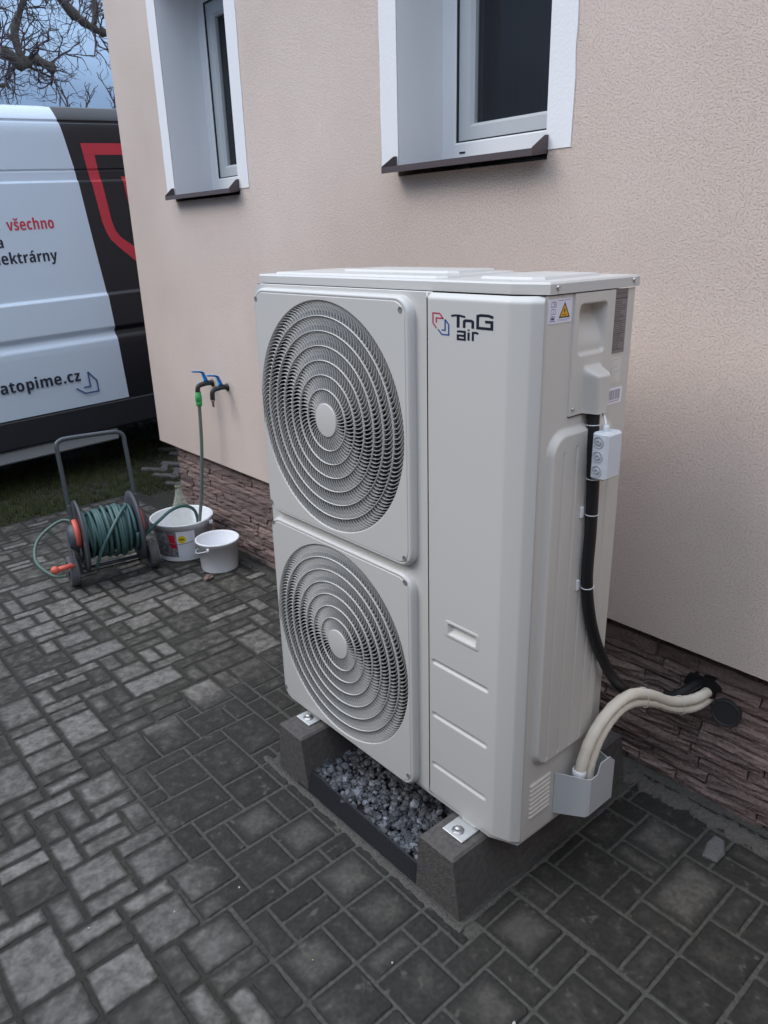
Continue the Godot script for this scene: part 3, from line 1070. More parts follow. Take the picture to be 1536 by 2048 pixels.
# ---------------------------------------------------------------- foundation of the unit
const BT := 0.1644
func unit_base() -> void:
	# two tapered concrete blocks
	for k in 2:
		var x0: float = [-0.218, -0.889][k]
		var x1: float = [-0.095, -0.766][k]
		var g := gy(x0, 0.5) - 0.03
		var b := thing("concrete_block", Vector3((x0 + x1) / 2, g, 0.45), ["dark concrete support block under the unit, nearest the camera", "dark concrete support block under the far end of the unit, behind the gravel"][k], "block", "concrete blocks under the unit")
		if k == 1: b.name = "concrete_block_001"
		var s := mst(false)
		var e := 0.018
		var zf := 0.822
		var zk := 0.06
		var fl := 0.002
		# bottom ring, top ring (with a worn chamfer)
		var lo := [Vector3(x0 - e, g, zf + fl), Vector3(x1 + e * 1.6, g, zf + fl), Vector3(x1 + e * 1.6, g, zk), Vector3(x0 - e, g, zk)]
		var c := 0.006
		var hi := [Vector3(x0 - 0.001, BT - c, zf + 0.002), Vector3(x1 + 0.001, BT - c, zf + 0.002), Vector3(x1 + 0.001, BT - c, zk), Vector3(x0 - 0.001, BT - c, zk)]
		var tp := [Vector3(x0 + c, BT, zf - c), Vector3(x1 - c, BT, zf - c), Vector3(x1 - c, BT, zk + c), Vector3(x0 + c, BT, zk + c)]
		for i in 4:
			var j := (i + 1) % 4
			quad(s, lo[j], lo[i], hi[i], hi[j])
			quad(s, hi[j], hi[i], tp[i], tp[j])
		quad(s, tp[1], tp[0], tp[3], tp[2])
		part(b, s, "body", M.concrete)
	# pale mortar smeared round the blocks and along the foot of the wall
	var mo := mst(true)
	var nz := fnl(7.0, 61, FastNoiseLite.TYPE_SIMPLEX_SMOOTH, 5)
	strip_mortar(mo, Vector2(-0.985, 0.838), Vector2(-0.045, 0.842), 0.028, nz)
	strip_mortar(mo, Vector2(-0.054, 0.845), Vector2(-0.040, 0.02), 0.014, nz)
	struct(part(self, mo, "mortar_edge", M.mortar))
	var mw := mst(true)
	strip_mortar(mw, Vector2(-0.16, 0.030), Vector2(1.3, -0.012), 0.062, nz, 0.022)
	struct(part(self, mw, "mortar_fillet", M.mortar))
	var mv := mst(true)
	strip_mortar(mv, Vector2(-3.3, 0.01), Vector2(-0.98, -0.01), 0.05, nz, 0.012)
	struct(part(self, mv, "wall_foot", grain(mat(Color(0.05, 0.047, 0.043), 0.95), M.fine_tex, 9.0, 0.4)))
	# gravel
	var bed := mst(true)
	relief(bed, span(-0.75, -0.215, 0.09), span(0.80, 0.03, 0.09), func(u, v): return Vector3(u, 0.010 - 0.024 * (u + 0.5) + 0.008 * sin(u * 21.0) * cos(v * 17.0), v))
	struct(part(self, bed, "gravel_bed", mat(Color(0.02, 0.02, 0.022), 1.0)))
	var shapes := []
	for v in 6:
		shapes.append(pebble(v))
	var gs := mst(false)
	for i in 2600:
		var x := rng.randf_range(-0.765, -0.225)
		var z := rng.randf_range(0.10, 0.79)
		var r := rng.randf_range(0.0055, 0.0125) if rng.randf() < 0.7 else rng.randf_range(0.012, 0.019)
		var y := 0.020 - 0.024 * (x + 0.5) + 0.008 * sin(x * 21.0) * cos(z * 17.0) + rng.randf_range(-0.006, 0.010)
		if z > 0.7:
			y += 0.004
		var b := Basis.from_euler(Vector3(rng.randf() * TAU, rng.randf() * TAU, rng.randf() * TAU)).scaled(Vector3(r, r * rng.randf_range(0.6, 0.9), r * rng.randf_range(0.7, 1.15)))
		var t := rng.randf()
		var v := 0.048 + 0.10 * t * t + (0.15 if rng.randf() < 0.05 else 0.0)
		gs.set_color(Color(v * 0.92, v * 0.98, v * 1.12))
		var sh: Array = shapes[rng.randi() % 6]
		for k in range(0, sh.size(), 3):
			tri(gs, b * sh[k] + Vector3(x, y, z), b * sh[k + 1] + Vector3(x, y, z), b * sh[k + 2] + Vector3(x, y, z))
	var gm := mat(Color(1, 1, 1), 0.55)
	gm.vertex_color_use_as_albedo = true
	var go := part(self, gs, "gravel", gm)
	go.set_meta("kind", "stuff")
	tag(go, "dark grey crushed gravel heaped between the two concrete blocks", "gravel")
	# ribbed black edging that holds the gravel
	var ed := thing("edging_strip", Vector3(-0.5, gy(-0.5, 0.81), 0.81), "black ribbed plastic edging holding the gravel under the unit", "edging")
	var es := mst(false)
	var n := 74
	for i in n:
		var xa := lerpf(-0.80, -0.222, float(i) / n)
		var xb := lerpf(-0.80, -0.222, float(i + 1) / n)
		var xm := (xa + xb) / 2
		for q in [[xa, xm, 0.0, 0.0048], [xm, xb, 0.0048, 0.0]]:
			var z0b: float = 0.826 + q[2]
			var z1b: float = 0.826 + q[3]
			var z0t: float = 0.800 + q[2]
			var z1t: float = 0.800 + q[3]
			var yb := gy(xm, 0.83) - 0.01
			var yt := lerpf(0.042, 0.022, float(i) / n)
			quad(es, Vector3(q[0], yb, z0b), Vector3(q[0], yt, z0t), Vector3(q[1], yt, z1t), Vector3(q[1], yb, z1b))
			quad(es, Vector3(q[0], yt, z0t), Vector3(q[0], yt, 0.796), Vector3(q[1], yt, 0.796), Vector3(q[1], yt, z1t))
	part(ed, es, "ribs", mat(Color(0.035, 0.037, 0.042), 0.45))

func strip_mortar(s: SurfaceTool, a: Vector2, b: Vector2, w: float, nz: FastNoiseLite, hgt := 0.0042) -> void:
	var L := (b - a).length()
	var n := int(L / 0.006) + 2
	var d := (b - a).normalized()
	var nn := Vector2(-d.y, d.x)
	var prev := []
	for i in n + 1:
		var p := a.lerp(b, float(i) / n)
		var w1 := w * (0.55 + 0.45 * nz.get_noise_2d(p.x * 1.7, p.y * 1.7) + 0.25 * nz.get_noise_2d(p.x * 6.0 + 9.0, p.y * 6.0))
		var w2 := w * (0.55 + 0.45 * nz.get_noise_2d(p.x * 1.7 + 50.0, p.y * 1.7) + 0.2 * nz.get_noise_2d(p.x * 6.0 + 70.0, p.y * 6.0))
		var row := []
		for q in [-1.0, -0.6, 0.0, 0.6, 1.0]:
			var o: Vector2 = p + nn * q * (w1 if q > 0 else w2)
			var y: float = gy(o.x, o.y) + (0.0 if absf(q) == 1.0 else hgt * (1.0 - 0.4 * absf(q)) * (0.7 + 0.5 * nz.get_noise_2d(o.x * 5.0, o.y * 5.0))) - (0.006 if absf(q) == 1.0 else 0.0)
			row.append(Vector3(o.x, y, o.y))
		if prev.size():
			for k in 4:
				quad(s, prev[k], prev[k + 1], row[k + 1], row[k])
		prev = row

func pebble(v: int) -> Array:
	# a broken stone: a twisted low-resolution ball with flats
	var r := RandomNumberGenerator.new()
	r.seed = 100 + v
	var ring := 6
	var pts := []
	var out := []
	for j in 4:
		var th := PI * (j + 0.5) / 4.0
		var row := []
		for i in ring:
			var ph := TAU * (i + 0.5 * (j % 2)) / ring
			row.append(Vector3(sin(th) * cos(ph), cos(th), sin(th) * sin(ph)) * r.randf_range(0.72, 1.2))
		pts.append(row)
	var up := Vector3(0, 0.95, 0)
	var dn := Vector3(0, -0.95, 0)
	for i in ring:
		var k := (i + 1) % ring
		out.append_array([up, pts[0][i], pts[0][k], dn, pts[3][k], pts[3][i]])
		for j in 3:
			out.append_array([pts[j][i], pts[j + 1][i], pts[j + 1][k], pts[j][i], pts[j + 1][k], pts[j][k]])
	return out

# ---------------------------------------------------------------- the outdoor unit
const XL := -1.035
const XS := -0.295
const UF := 0.711
const UB := 0.36
const H0 := 0.194
const HB := 1.542
const FC := Vector2(-0.664, 1.200)
const FC2 := Vector2(-0.664, 0.516)
const FR := 0.311
const PZ := 0.734

func unit() -> void:
	var u := thing("outdoor_unit", Vector3(-0.52, BT, 0.53), "cream two-fan heat pump unit standing on concrete blocks by the wall", "heat pump")
	# casing: left side, back, inner floor
	var s := mst(false)
	box(s, Vector3(XL + 0.004, (H0 + HB) / 2, 0.505), Vector3(0.008, HB - H0, 0.29))
	box(s, Vector3(-0.52, (H0 + HB) / 2, UB + 0.004), Vector3(1.02, HB - H0 - 0.01, 0.008))
	quad(s, Vector3(XL, H0, 0.65), Vector3(XL, HB, 0.65), Vector3(-1.006, HB, 0.706), Vector3(-1.006, H0, 0.706))
	part(u, s, "casing", M.cream)
	var bp := mst(false)
	prism(bp, PackedVector2Array([Vector2(-1.03, -0.36), Vector2(-1.03, -0.66), Vector2(-1.0, -0.703), Vector2(-0.08, -0.703), Vector2(-0.01, -0.672), Vector2(-0.003, -0.36)]), 0.176, 0.204, Transform3D(Basis(Vector3(1, 0, 0), Vector3(0, 0, -1), Vector3(0, 1, 0)), Vector3.ZERO))
	box(bp, Vector3(-0.52, 0.1765, 0.53), Vector3(0.98, 0.002, 0.30))
	part(u, bp, "base_pan", M.cream)
	# front plate behind the grilles, with two round openings
	var fp := mst(false)
	hole_plate(fp, FC, FR + 0.006, func(p): return rect_sdf(p, Vector2(-1.006, 0.858), Vector2(XS - 0.001, HB)), UF, [Vector2(-1.006, 0.858), Vector2(XS - 0.001, 0.858), Vector2(XS - 0.001, HB), Vector2(-1.006, HB)])
	hole_plate(fp, FC2, FR + 0.006, func(p): return rect_sdf(p, Vector2(-1.006, H0), Vector2(XS - 0.001, 0.858)), UF, [Vector2(-1.006, H0), Vector2(XS - 0.001, H0), Vector2(XS - 0.001, 0.858), Vector2(-1.006, 0.858)])
	quad(fp, Vector3(-1.006, HB - 0.012, UF), Vector3(-1.006, HB, UF - 0.02), Vector3(XS - 0.001, HB, UF - 0.02), Vector3(XS - 0.001, HB - 0.012, UF + 0.0002))
	part(u, fp, "front_panel", M.cream)
	# dark inside with fans
	for c in [FC, FC2]:
		var sh := mst(true)
		lathe(sh, [Vector2(FR + 0.005, 0.0), Vector2(FR - 0.01, -0.05), Vector2(FR - 0.012, -0.16), Vector2(0.0, -0.162)], 48, Transform3D(Basis(Vector3(1, 0, 0), Vector3(0, 0, 1), Vector3(0, -1, 0)), Vector3(c.x, c.y, UF - 0.004)))
		part(u, sh, "fan_shroud", M.black_in)
		var fan := mst(true)
		for b in 3:
			var a0 := TAU * b / 3.0 + 0.5
			relief(fan, span(0.07, 0.285, 0.03), span(0.0, 1.45, 0.12), func(r, v):
				var a: float = a0 + v * (1.0 - 0.15 * r / 0.3)
				return Vector3(c.x + cos(a) * r, c.y + sin(a) * r, UF - 0.075 - 0.055 * v / 1.45))
		var hub := Transform3D(Basis(Vector3(1, 0, 0), Vector3(0, 0, 1), Vector3(0, -1, 0)), Vector3(c.x, c.y, UF - 0.12))
		lathe(fan, [Vector2(0.075, 0.0), Vector2(0.075, 0.06), Vector2(0.06, 0.07), Vector2(0, 0.072)], 24, hub)
		part(u, fan, "fan", M.fan)
	grille(u, FC, Vector2(-0.659, 1.200), Vector2(0.327, 0.334), "fan_grille")
	grille(u, FC2, Vector2(-0.662, 0.514), Vector2(0.327, 0.332), "fan_grille")
	front_cover(u)
	side_panel(u)
	lid(u)
	# feet and their bolts
	for k in 2:
		var fx: float = [-0.155, -0.838][k]
		var f := mst(false)
		box(f, Vector3(fx, BT + 0.0035, 0.60), Vector3(0.072, 0.004, 0.33), 0.0015)
		box(f, Vector3(fx, BT + 0.012, 0.55), Vector3(0.05, 0.018, 0.30))
		var fo := part(u, f, "foot", M.zinc)
		var b := mst(true)
		lathe(b, [Vector2(0.017, 0.0), Vector2(0.017, 0.002), Vector2(0.0095, 0.003), Vector2(0.0095, 0.008), Vector2(0.007, 0.0115), Vector2(0, 0.013)], 14, Transform3D(Basis.IDENTITY, Vector3(fx, BT + 0.0056, 0.742)))
		part(fo, b, "bolt", M.steel)

func rect_sdf(p: Vector2, a: Vector2, b: Vector2) -> float:
	return maxf(maxf(a.x - p.x, p.x - b.x), maxf(a.y - p.y, p.y - b.y))

# plate from a round hole out to the zero of an sdf
func hole_plate(s: SurfaceTool, c: Vector2, r: float, sdf: Callable, z: float, corners: Array) -> void:
	var angs := ring_angles(c, corners)
	for k in angs.size():
		var a: float = angs[k]
		var b: float = angs[(k + 1) % angs.size()]
		var p := c + Vector2(cos(a), sin(a)) * r
		var q := c + Vector2(cos(b), sin(b)) * r
		var P := c + Vector2(cos(a), sin(a)) * march(c, a, sdf)
		var Q := c + Vector2(cos(b), sin(b)) * march(c, b, sdf)
		quad(s, v3(p, z), v3(q, z), v3(Q, z), v3(P, z))

func ring_angles(c: Vector2, corners: Array) -> Array:
	# even angles, plus many near the corners of the outline
	var out := []
	for k in 240:
		out.append(TAU * k / 240.0)
	for q in corners:
		out.append(fposmod((q - c).angle(), TAU))
	out.sort()
	return out

func march(c: Vector2, a: float, sdf: Callable) -> float:
	var lo := 0.05
	var hi := 0.8
	for i in 26:
		var m := (lo + hi) / 2
		if sdf.call(c + Vector2(cos(a), sin(a)) * m) < 0.0:
			lo = m
		else:
			hi = m
	return (lo + hi) / 2

func grille(u: Node3D, c: Vector2, pc: Vector2, ph: Vector2, called: String) -> void:
	var g := holder(u, called)
	# the frame: rounded plate with a soft edge and a thin line inside it
	var s := mst(true)
	var n := 240
	var prof := [[0.0, 0.711], [0.0, 0.722], [0.0015, 0.7275], [0.005, 0.7315], [0.0095, 0.733], [0.0100, 0.7322], [0.0125, 0.7322], [0.0130, 0.734], [0.0136, 0.734]]
	var rows := []
	for pr in prof:
		var row := PackedVector3Array()
		for k in n:
			var a := TAU * k / n
			var ins: float = pr[0]
			var sd := func(p): return rr_sdf(p, pc, ph - Vector2(ins, ins), 0.045 - ins * 0.6)
			row.append(v3(c + Vector2(cos(a), sin(a)) * march(c, a, sd), pr[1]))
		rows.append(row)
	for pr in [[FR + 0.0026, 0.734], [FR + 0.0022, 0.734], [FR, 0.7325], [FR, 0.712]]:
		var row := PackedVector3Array()
		for k in n:
			var a := TAU * k / n
			row.append(v3(c + Vector2(cos(a), sin(a)) * pr[0], pr[1]))
		rows.append(row)
	for j in rows.size() - 1:
		for k in n:
			var l := (k + 1) % n
			quad(s, rows[j][k], rows[j + 1][k], rows[j + 1][l], rows[j][l])
	s.generate_normals()
	part(g, s, "frame", M.cream, true)
	# rings
	var radii := [0.046, 0.0835, 0.1215, 0.1595, 0.1975, 0.2355, 0.2735, FR]
	for k in range(1, 7):
		var r: float = radii[k]
		var rs := mst(true)
		var tr := Transform3D(Basis(Vector3(1, 0, 0), Vector3(0, 0, 1), Vector3(0, -1, 0)), Vector3(c.x, c.y, PZ))
		lathe(rs, [Vector2(r - 0.0010, -0.005), Vector2(r - 0.0011, -0.0008), Vector2(r - 0.0005, 0.0004), Vector2(r + 0.0005, 0.0004), Vector2(r + 0.0011, -0.0008), Vector2(r + 0.0010, -0.005)].duplicate(), 96, tr)
		part(g, rs, "ring", M.cream)
	var hb := mst(true)
	lathe(hb, [Vector2(0.046, -0.016), Vector2(0.046, -0.001), Vector2(0.0445, 0.0006), Vector2(0.0438, 0.0007), Vector2(0, 0.0008)], 48, Transform3D(Basis(Vector3(1, 0, 0), Vector3(0, 0, 1), Vector3(0, -1, 0)), Vector3(c.x, c.y, PZ)))
	part(g, hb, "hub", M.cream)
	# curved vanes between the rings
	var vs := mst(false)
	var counts := [46, 62, 78, 95, 111, 126, 141]
	for k in 7:
		var r0: float = radii[k] + (0.0 if k == 0 else 0.0010)
		var r1: float = radii[k + 1] - 0.0010
		var lean: float = 0.010 + 0.004 * k
		for m in counts[k]:
			var a0: float = TAU * m / counts[k] + k * 0.31
			var prev := []
			for q in 4:
				var t := q / 3.0
				var r := lerpf(r0, r1, t)
				var a := a0 + lean * t * t / r1
				var d := Vector2(cos(a), sin(a))
				var tn := Vector2(-d.y, d.x)
				var p := c + d * r
				# blade: front edge, and a back edge swept sideways
				var fr := v3(p, PZ - 0.0022)
				var w := 0.00100
				var bk := p - tn * 0.0022
				var row := [v3(p - tn * w, PZ - 0.0022), v3(p + tn * w, PZ - 0.0022), v3(bk + tn * w * 0.35, PZ - 0.0145), v3(bk - tn * w * 0.35, PZ - 0.0145)]
				if prev.size():
					for e in 4:
						var f := (e + 1) % 4
						quad(vs, prev[e], row[e], row[f], prev[f])
				prev = row
	var vo := part(g, vs, "vanes", M.vane)
	vo.set_meta("kind", "stuff")

func front_cover(u: Node3D) -> void:
	# profile in plan from the seam, along the front, round the bevel to the side seam
	var prof := [Vector2(XS + 0.0008, 0.695), Vector2(XS + 0.001, UF - 0.0015), Vector2(XS + 0.003, UF)]
	for x in span(-0.29, -0.068, 0.0035):
		prof.append(Vector2(x, UF))
	prof.append_array([Vector2(-0.0635, 0.7109), Vector2(-0.0605, 0.7103), Vector2(-0.0575, 0.7092), Vector2(-0.0225, 0.6968), Vector2(-0.0190, 0.6950), Vector2(-0.0160, 0.6925), Vector2(-0.0040, 0.6795), Vector2(-0.0015, 0.6765), Vector2(0.0, 0.674), Vector2(-0.006, 0.6735)])
	var vs := join_spans([[H0 + 0.004, 0.27, 0.02], [0.27, 0.325, 0.0016], [0.325, 0.43, 0.02], [0.43, 0.485, 0.0016], [0.485, 0.59, 0.02], [0.59, 0.645, 0.0016], [0.645, 0.708, 0.02], [0.708, 0.768, 0.0016], [0.768, 1.50, 0.1], [1.50, HB - 0.001, 0.004]])
	var us := []
	for i in prof.size():
		us.append(i)
	var s := mst(true)
	relief(s, us, vs, func(i, y):
		var p: Vector2 = prof[i]
		var dz := 0.0
		if p.x < -0.064 and i > 2:
			for sy in [0.620, 0.458, 0.297]:
				var d := rr_sdf(Vector2(p.x, y), Vector2(-0.186, sy), Vector2(0.098, 0.0085), 0.0085)
				dz -= 0.0055 * (1.0 - smoothstep(-0.0075, 0.0005, d))
			var hd := rr_sdf(Vector2(p.x, y), Vector2(-0.178, 0.737), Vector2(0.053, 0.021), 0.004)
			dz += 0.0018 * (1.0 - smoothstep(0.0, 0.0025, hd))
			var hi := rr_sdf(Vector2(p.x, y), Vector2(-0.178, 0.737), Vector2(0.046, 0.0145), 0.003)
			dz -= (1.0 - smoothstep(-0.004, 0.0, hi)) * (0.004 + 0.020 * clampf((y - 0.722) / 0.03, 0.0, 1.0))
		var z := p.y + dz
		var x := p.x
		if y > HB - 0.014 and i > 1:
			var k: float = (y - HB + 0.014) / 0.014
			z -= 0.016 * k * k
			if p.x > -0.03:
				x -= 0.010 * k * k
		return Vector3(x, y, z))
	part(u, s, "service_panel", M.cream)
	# maker's mark, printed
	var lg := holder(u, "brand_print")
	var s0 := 0.0000768
	# the letters are laid out on a grid of 0.1 mm steps, origin at the top left of the mark
	var T := Transform3D(Basis.from_scale(Vector3(1.36, 1.0, 1.0)), Vector3(-0.277, 1.500, UF + 0.0002))
	var k := 0.001
	var red := mst(false)
	stroke(red, [Vector2(17, -29) * k * 0.0 + Vector2(24, -11.5) * k * 1.0, Vector2(16, -1) * k, Vector2(1, -1) * k, Vector2(1, -22) * k, Vector2(9, -33) * k], 0.0028, 0.0003, T)
	stroke(red, [Vector2(25, -11) * k, Vector2(8.5, -11) * k, Vector2(8.5, -21) * k], 0.0028, 0.0003, T)
	part(lg, red, "red_mark", M.logo_red)
	var blue := mst(false)
	stroke(blue, [Vector2(28.5, -13) * k, Vector2(36.5, -23) * k, Vector2(36.5, -45) * k, Vector2(21, -45) * k, Vector2(12.5, -35) * k], 0.0028, 0.0003, T)
	stroke(blue, [Vector2(28.5, -13) * k, Vector2(28.5, -35.5) * k, Vector2(21, -35.5) * k], 0.0028, 0.0003, T)
	part(lg, blue, "blue_mark", M.logo_blue)
	var bl := mst(false)
	var w := 0.0062
	var y0 := -3.5
	# T
	stroke(bl, [Vector2(42, y0 - 0.8) * k, Vector2(50, y0 + 1.0) * k, Vector2(60, y0 + 1.2) * k, Vector2(72, y0 - 1.2) * k], 0.0042, 0.0003, T)
	stroke(bl, [Vector2(57, y0) * k, Vector2(57, -27.5) * k], w, 0.0003, T)
	# n
	stroke(bl, [Vector2(70, -27.0) * k, Vector2(70, -13.6) * k, Vector2(73, -11.6) * k, Vector2(85, -11.6) * k, Vector2(88, -13.6) * k, Vector2(88, -27.0) * k], 0.0055, 0.0003, T)
	# G
	stroke(bl, [Vector2(129, -1.8) * k, Vector2(120, 1.2) * k, Vector2(104, 1.2) * k, Vector2(98, -0.6) * k, Vector2(98, -24.6) * k, Vector2(126.6, -24.6) * k, Vector2(126.6, -11.2) * k, Vector2(113, -11.2) * k], 0.0055, 0.0003, T)
	# a i r
	stroke(bl, [Vector2(55, -36) * k, Vector2(59, -35) * k, Vector2(71.5, -35) * k, Vector2(71.5, -51.5) * k, Vector2(56.5, -51.5) * k, Vector2(56.5, -43.6) * k, Vector2(70, -43.6) * k], 0.0044, 0.0003, T)
	stroke(bl, [Vector2(79.5, -35.5) * k, Vector2(79.5, -52.3) * k], 0.0044, 0.0003, T)
	stroke(bl, [Vector2(79.5, -29.2) * k, Vector2(79.5, -32.4) * k], 0.0044, 0.0003, T)
	stroke(bl, [Vector2(88.5, -52) * k, Vector2(88.5, -35.5) * k, Vector2(94.5, -34.8) * k, Vector2(100, -36.4) * k], 0.0044, 0.0003, T)
	part(lg, bl, "lettering", M.logo_dark)

func side_panel(u: Node3D) -> void:
	var ribs := [0.606, 0.561, 0.516, 0.472, 0.438]
	var us := join_spans([[0.6715, 0.62, 0.0022], [0.62, 0.585, 0.0022], [0.585, 0.43, 0.0020], [0.43, 0.375, 0.0024], [0.375, UB, 0.008]])
	var vs := join_spans([[H0, 0.245, 0.012], [0.245, 0.365, 0.0013], [0.365, 0.46, 0.003], [0.46, 1.15, 0.06], [1.15, 1.285, 0.0028], [1.285, HB - 0.001, 0.05]])
	var s := mst(true)
	relief(s, us, vs, func(z, y):
		var p := Vector2(z, y)
		var x := 0.0
		# broad raised field with rounded corners, and a lower step towards the wall
		var d := rr_sdf(p, Vector2(0.528, 0.834), Vector2(0.124, 0.430), 0.055)
		x += 0.016 * (1.0 - smoothstep(-0.013, 0.001, d))
		for i in 5:
			var lo: float = [0.425, 0.425, 0.425, 0.43, 0.52][i]
			var hi: float = [1.215, 1.222, 1.225, 1.225, 1.225][i]
			var rd := rr_sdf(p, Vector2(ribs[i], (lo + hi) / 2), Vector2(0.0035, (hi - lo) / 2), 0.0035)
			x -= 0.0036 * (1.0 - smoothstep(-0.003, 0.001, rd))
		# louvres at the foot
		if z > 0.563 and z < 0.648 and y > 0.248 and y < 0.362:
			var f := fposmod((y - 0.250) / 0.0138, 1.0)
			var edge := smoothstep(0.563, 0.567, z) * (1.0 - smoothstep(0.644, 0.648, z))
			x += edge * 0.0048 * (smoothstep(0.0, 0.25, f) * (1.0 - smoothstep(0.45, 1.0, f)))
		if z > 0.448 and z < 0.580 and y > 1.300:
			x = -0.05
		if z > 0.669:
			x -= 0.0025
		return Vector3(x, y, z))
	part(u, s, "side_panel", M.cream_plate)
	# terminal cover with a hand pocket and a cable hood
	var cu := join_spans([[0.584, 0.5835, 0.001], [0.5835, 0.575, 0.003], [0.575, 0.44, 0.0022]])
	var cv := join_spans([[1.289, 1.40, 0.0024], [1.40, 1.535, 0.0022], [1.535, 1.541, 0.006]])
	var c := mst(true)
	relief(c, cu, cv, func(z, y):
		var p := Vector2(z, y)
		var x := 0.0042
		if z > 0.5838: x = 0.0
		var pk := rr_sdf(p, Vector2(0.517, 1.466), Vector2(0.050, 0.054), 0.014)
		var deep: float = lerpf(0.008, 0.036, smoothstep(1.43, 1.51, y))
		x -= deep * (1.0 - smoothstep(-0.009, 0.0, pk))
		# hood: a sloping wedge that opens downwards
		var half: float = lerpf(0.036, 0.028, clampf((1.385 - y) / 0.09, 0.0, 1.0))
		var hz := half - absf(z - 0.509)
		var k: float = smoothstep(0.0, 0.013, hz) * smoothstep(1.392, 1.368, y)
		x += k * 0.034
		return Vector3(x, y, z))
	part(u, c, "terminal_cover", M.cream_plate)
	var lip := mst(false)
	box(lip, Vector3(-0.0005, 1.2875, 0.512), Vector3(0.009, 0.002, 0.142))
	part(u, lip, "cover_edge", M.gasket)
	screw(u, Vector3(0.0045, 1.303, 0.572), Vector3.RIGHT, 0.0045, M.steel)
	screw(u, Vector3(0.0045, 1.303, 0.454), Vector3.RIGHT, 0.0045, M.steel)
	# stickers
	sticker(u, "warning_sticker", 0.667, 0.590, 1.487, 1.5345, warning_image())
	sticker(u, "rating_plate", 0.438, 0.388, 1.404, 1.541, plate_image())
	sticker(u, "notice_print", 0.440, 0.395, 1.338, 1.393, notice_image())
	sticker(u, "barcode_sticker", 0.441, 0.381, 1.290, 1.326, barcode_image())

func sticker(u: Node3D, called: String, z0: float, z1: float, y0: float, y1: float, im: Image) -> void:
	var s := mst(false)
	var x := 0.0010
	var c := [Vector3(x, y0, z0), Vector3(x, y1, z0), Vector3(x, y1, z1), Vector3(x, y0, z1)]
	var t := [Vector2(0, 1), Vector2(0, 0), Vector2(1, 0), Vector2(1, 1)]
	for n in [0, 1, 2, 0, 2, 3]:
		s.set_uv(t[n])
		s.add_vertex(c[n])
	for e in 4:
		var f := (e + 1) % 4
		for q in [c[e], Vector3(0, c[e].y, c[e].z), Vector3(0, c[f].y, c[f].z), c[e], Vector3(0, c[f].y, c[f].z), c[f]]:
			s.set_uv(Vector2(0.01, 0.01))
			s.add_vertex(q)
	var m := StandardMaterial3D.new()
	m.albedo_texture = ImageTexture.create_from_image(im)
	m.roughness = 0.5
	part(u, s, called, m)

func dashes(im: Image, x0: int, x1: int, y: int, h: int, c: Color, r: RandomNumberGenerator) -> void:
	var x := x0
	while x < x1:
		var l := r.randi_range(3, 12)
		im.fill_rect(Rect2i(x, y, mini(l, x1 - x), h), c)
		x += l + r.randi_range(2, 4)

func lineto(im: Image, a: Vector2, b: Vector2, w: int, c: Color) -> void:
	var n := int((b - a).length()) + 1
	for i in n + 1:
		var p := a.lerp(b, float(i) / n)
		im.fill_rect(Rect2i(int(p.x) - w / 2, int(p.y) - w / 2, w, w), c)

func warning_image() -> Image:
	var r := RandomNumberGenerator.new()
	r.seed = 3
	var im := Image.create(320, 200, false, Image.FORMAT_RGB8)
	im.fill(Color(0.86, 0.86, 0.92))
	var ink := Color(0.16, 0.16, 0.22)
	# triangle with a flame
	for y in range(28, 160):
		var hw := int((y - 28) * 0.58)
		im.fill_rect(Rect2i(220 - hw, y, hw * 2 + 1, 1), Color(0.10, 0.09, 0.08))
	for y in range(50, 149):
		var hw := int((y - 50) * 0.58)
		im.fill_rect(Rect2i(220 - hw, y, hw * 2 + 1, 1), Color(0.90, 0.66, 0.08))
	for y in range(82, 128):
		var t := (y - 82) / 46.0
		var hw := int(13.0 * sin(PI * pow(t, 0.7)) * (0.75 + 0.25 * sin(y * 0.7)))
		im.fill_rect(Rect2i(220 - hw, y, hw * 2 + 1, 1), Color(0.10, 0.08, 0.06))
		if y > 108:
			im.fill_rect(Rect2i(220 - hw / 3, y, hw * 2 / 3, 1), Color(0.90, 0.66, 0.08))
	im.fill_rect(Rect2i(190, 133, 60, 6), Color(0.10, 0.08, 0.06))
	# three little manual symbols
	for k in 3:
		var y := 22 + k * 58
		var x := 42 - k * 6
		for q in [[0, 8, 30, 0], [30, 0, 60, 8], [0, 8, 0, 46], [60, 8, 60, 46], [30, 0, 30, 38], [0, 46, 30, 38], [30, 38, 60, 46]]:
			lineto(im, Vector2(x + q[0], y + q[1]), Vector2(x + q[2], y + q[3]), 4, ink if k != 1 else Color(0.4, 0.4, 0.48))
		if k == 2:
			im.fill_rect(Rect2i(x + 10, y + 14, 40, 16), ink)
		elif k == 0:
			im.fill_rect(Rect2i(x + 40, y + 12, 8, 20), ink)
	dashes(im, 130, 300, 14, 5, Color(0.45, 0.45, 0.52), r)
	dashes(im, 130, 300, 170, 5, Color(0.4, 0.4, 0.46), r)
	dashes(im, 130, 260, 180, 4, Color(0.5, 0.5, 0.56), r)
	return im

func plate_image() -> Image:
	var r := RandomNumberGenerator.new()
	r.seed = 4
	var im := Image.create(180, 420, false, Image.FORMAT_RGB8)
	im.fill(Color(0.46, 0.43, 0.43))
	im.fill_rect(Rect2i(0, 60, 180, 360), Color(0.50, 0.47, 0.47))
	var ink := Color(0.27, 0.25, 0.26)
	im.fill_rect(Rect2i(0, 58, 180, 8), ink)
	for y in range(78, 400, 13):
		dashes(im, 12, 80 + r.randi_range(0, 90), y, 6, ink, r)
	for y in [120, 180, 205, 290, 396]:
		im.fill_rect(Rect2i(6, y, 168, 3), ink)
	dashes(im, 20, 160, 22, 16, Color(0.36, 0.34, 0.34), r)
	return im

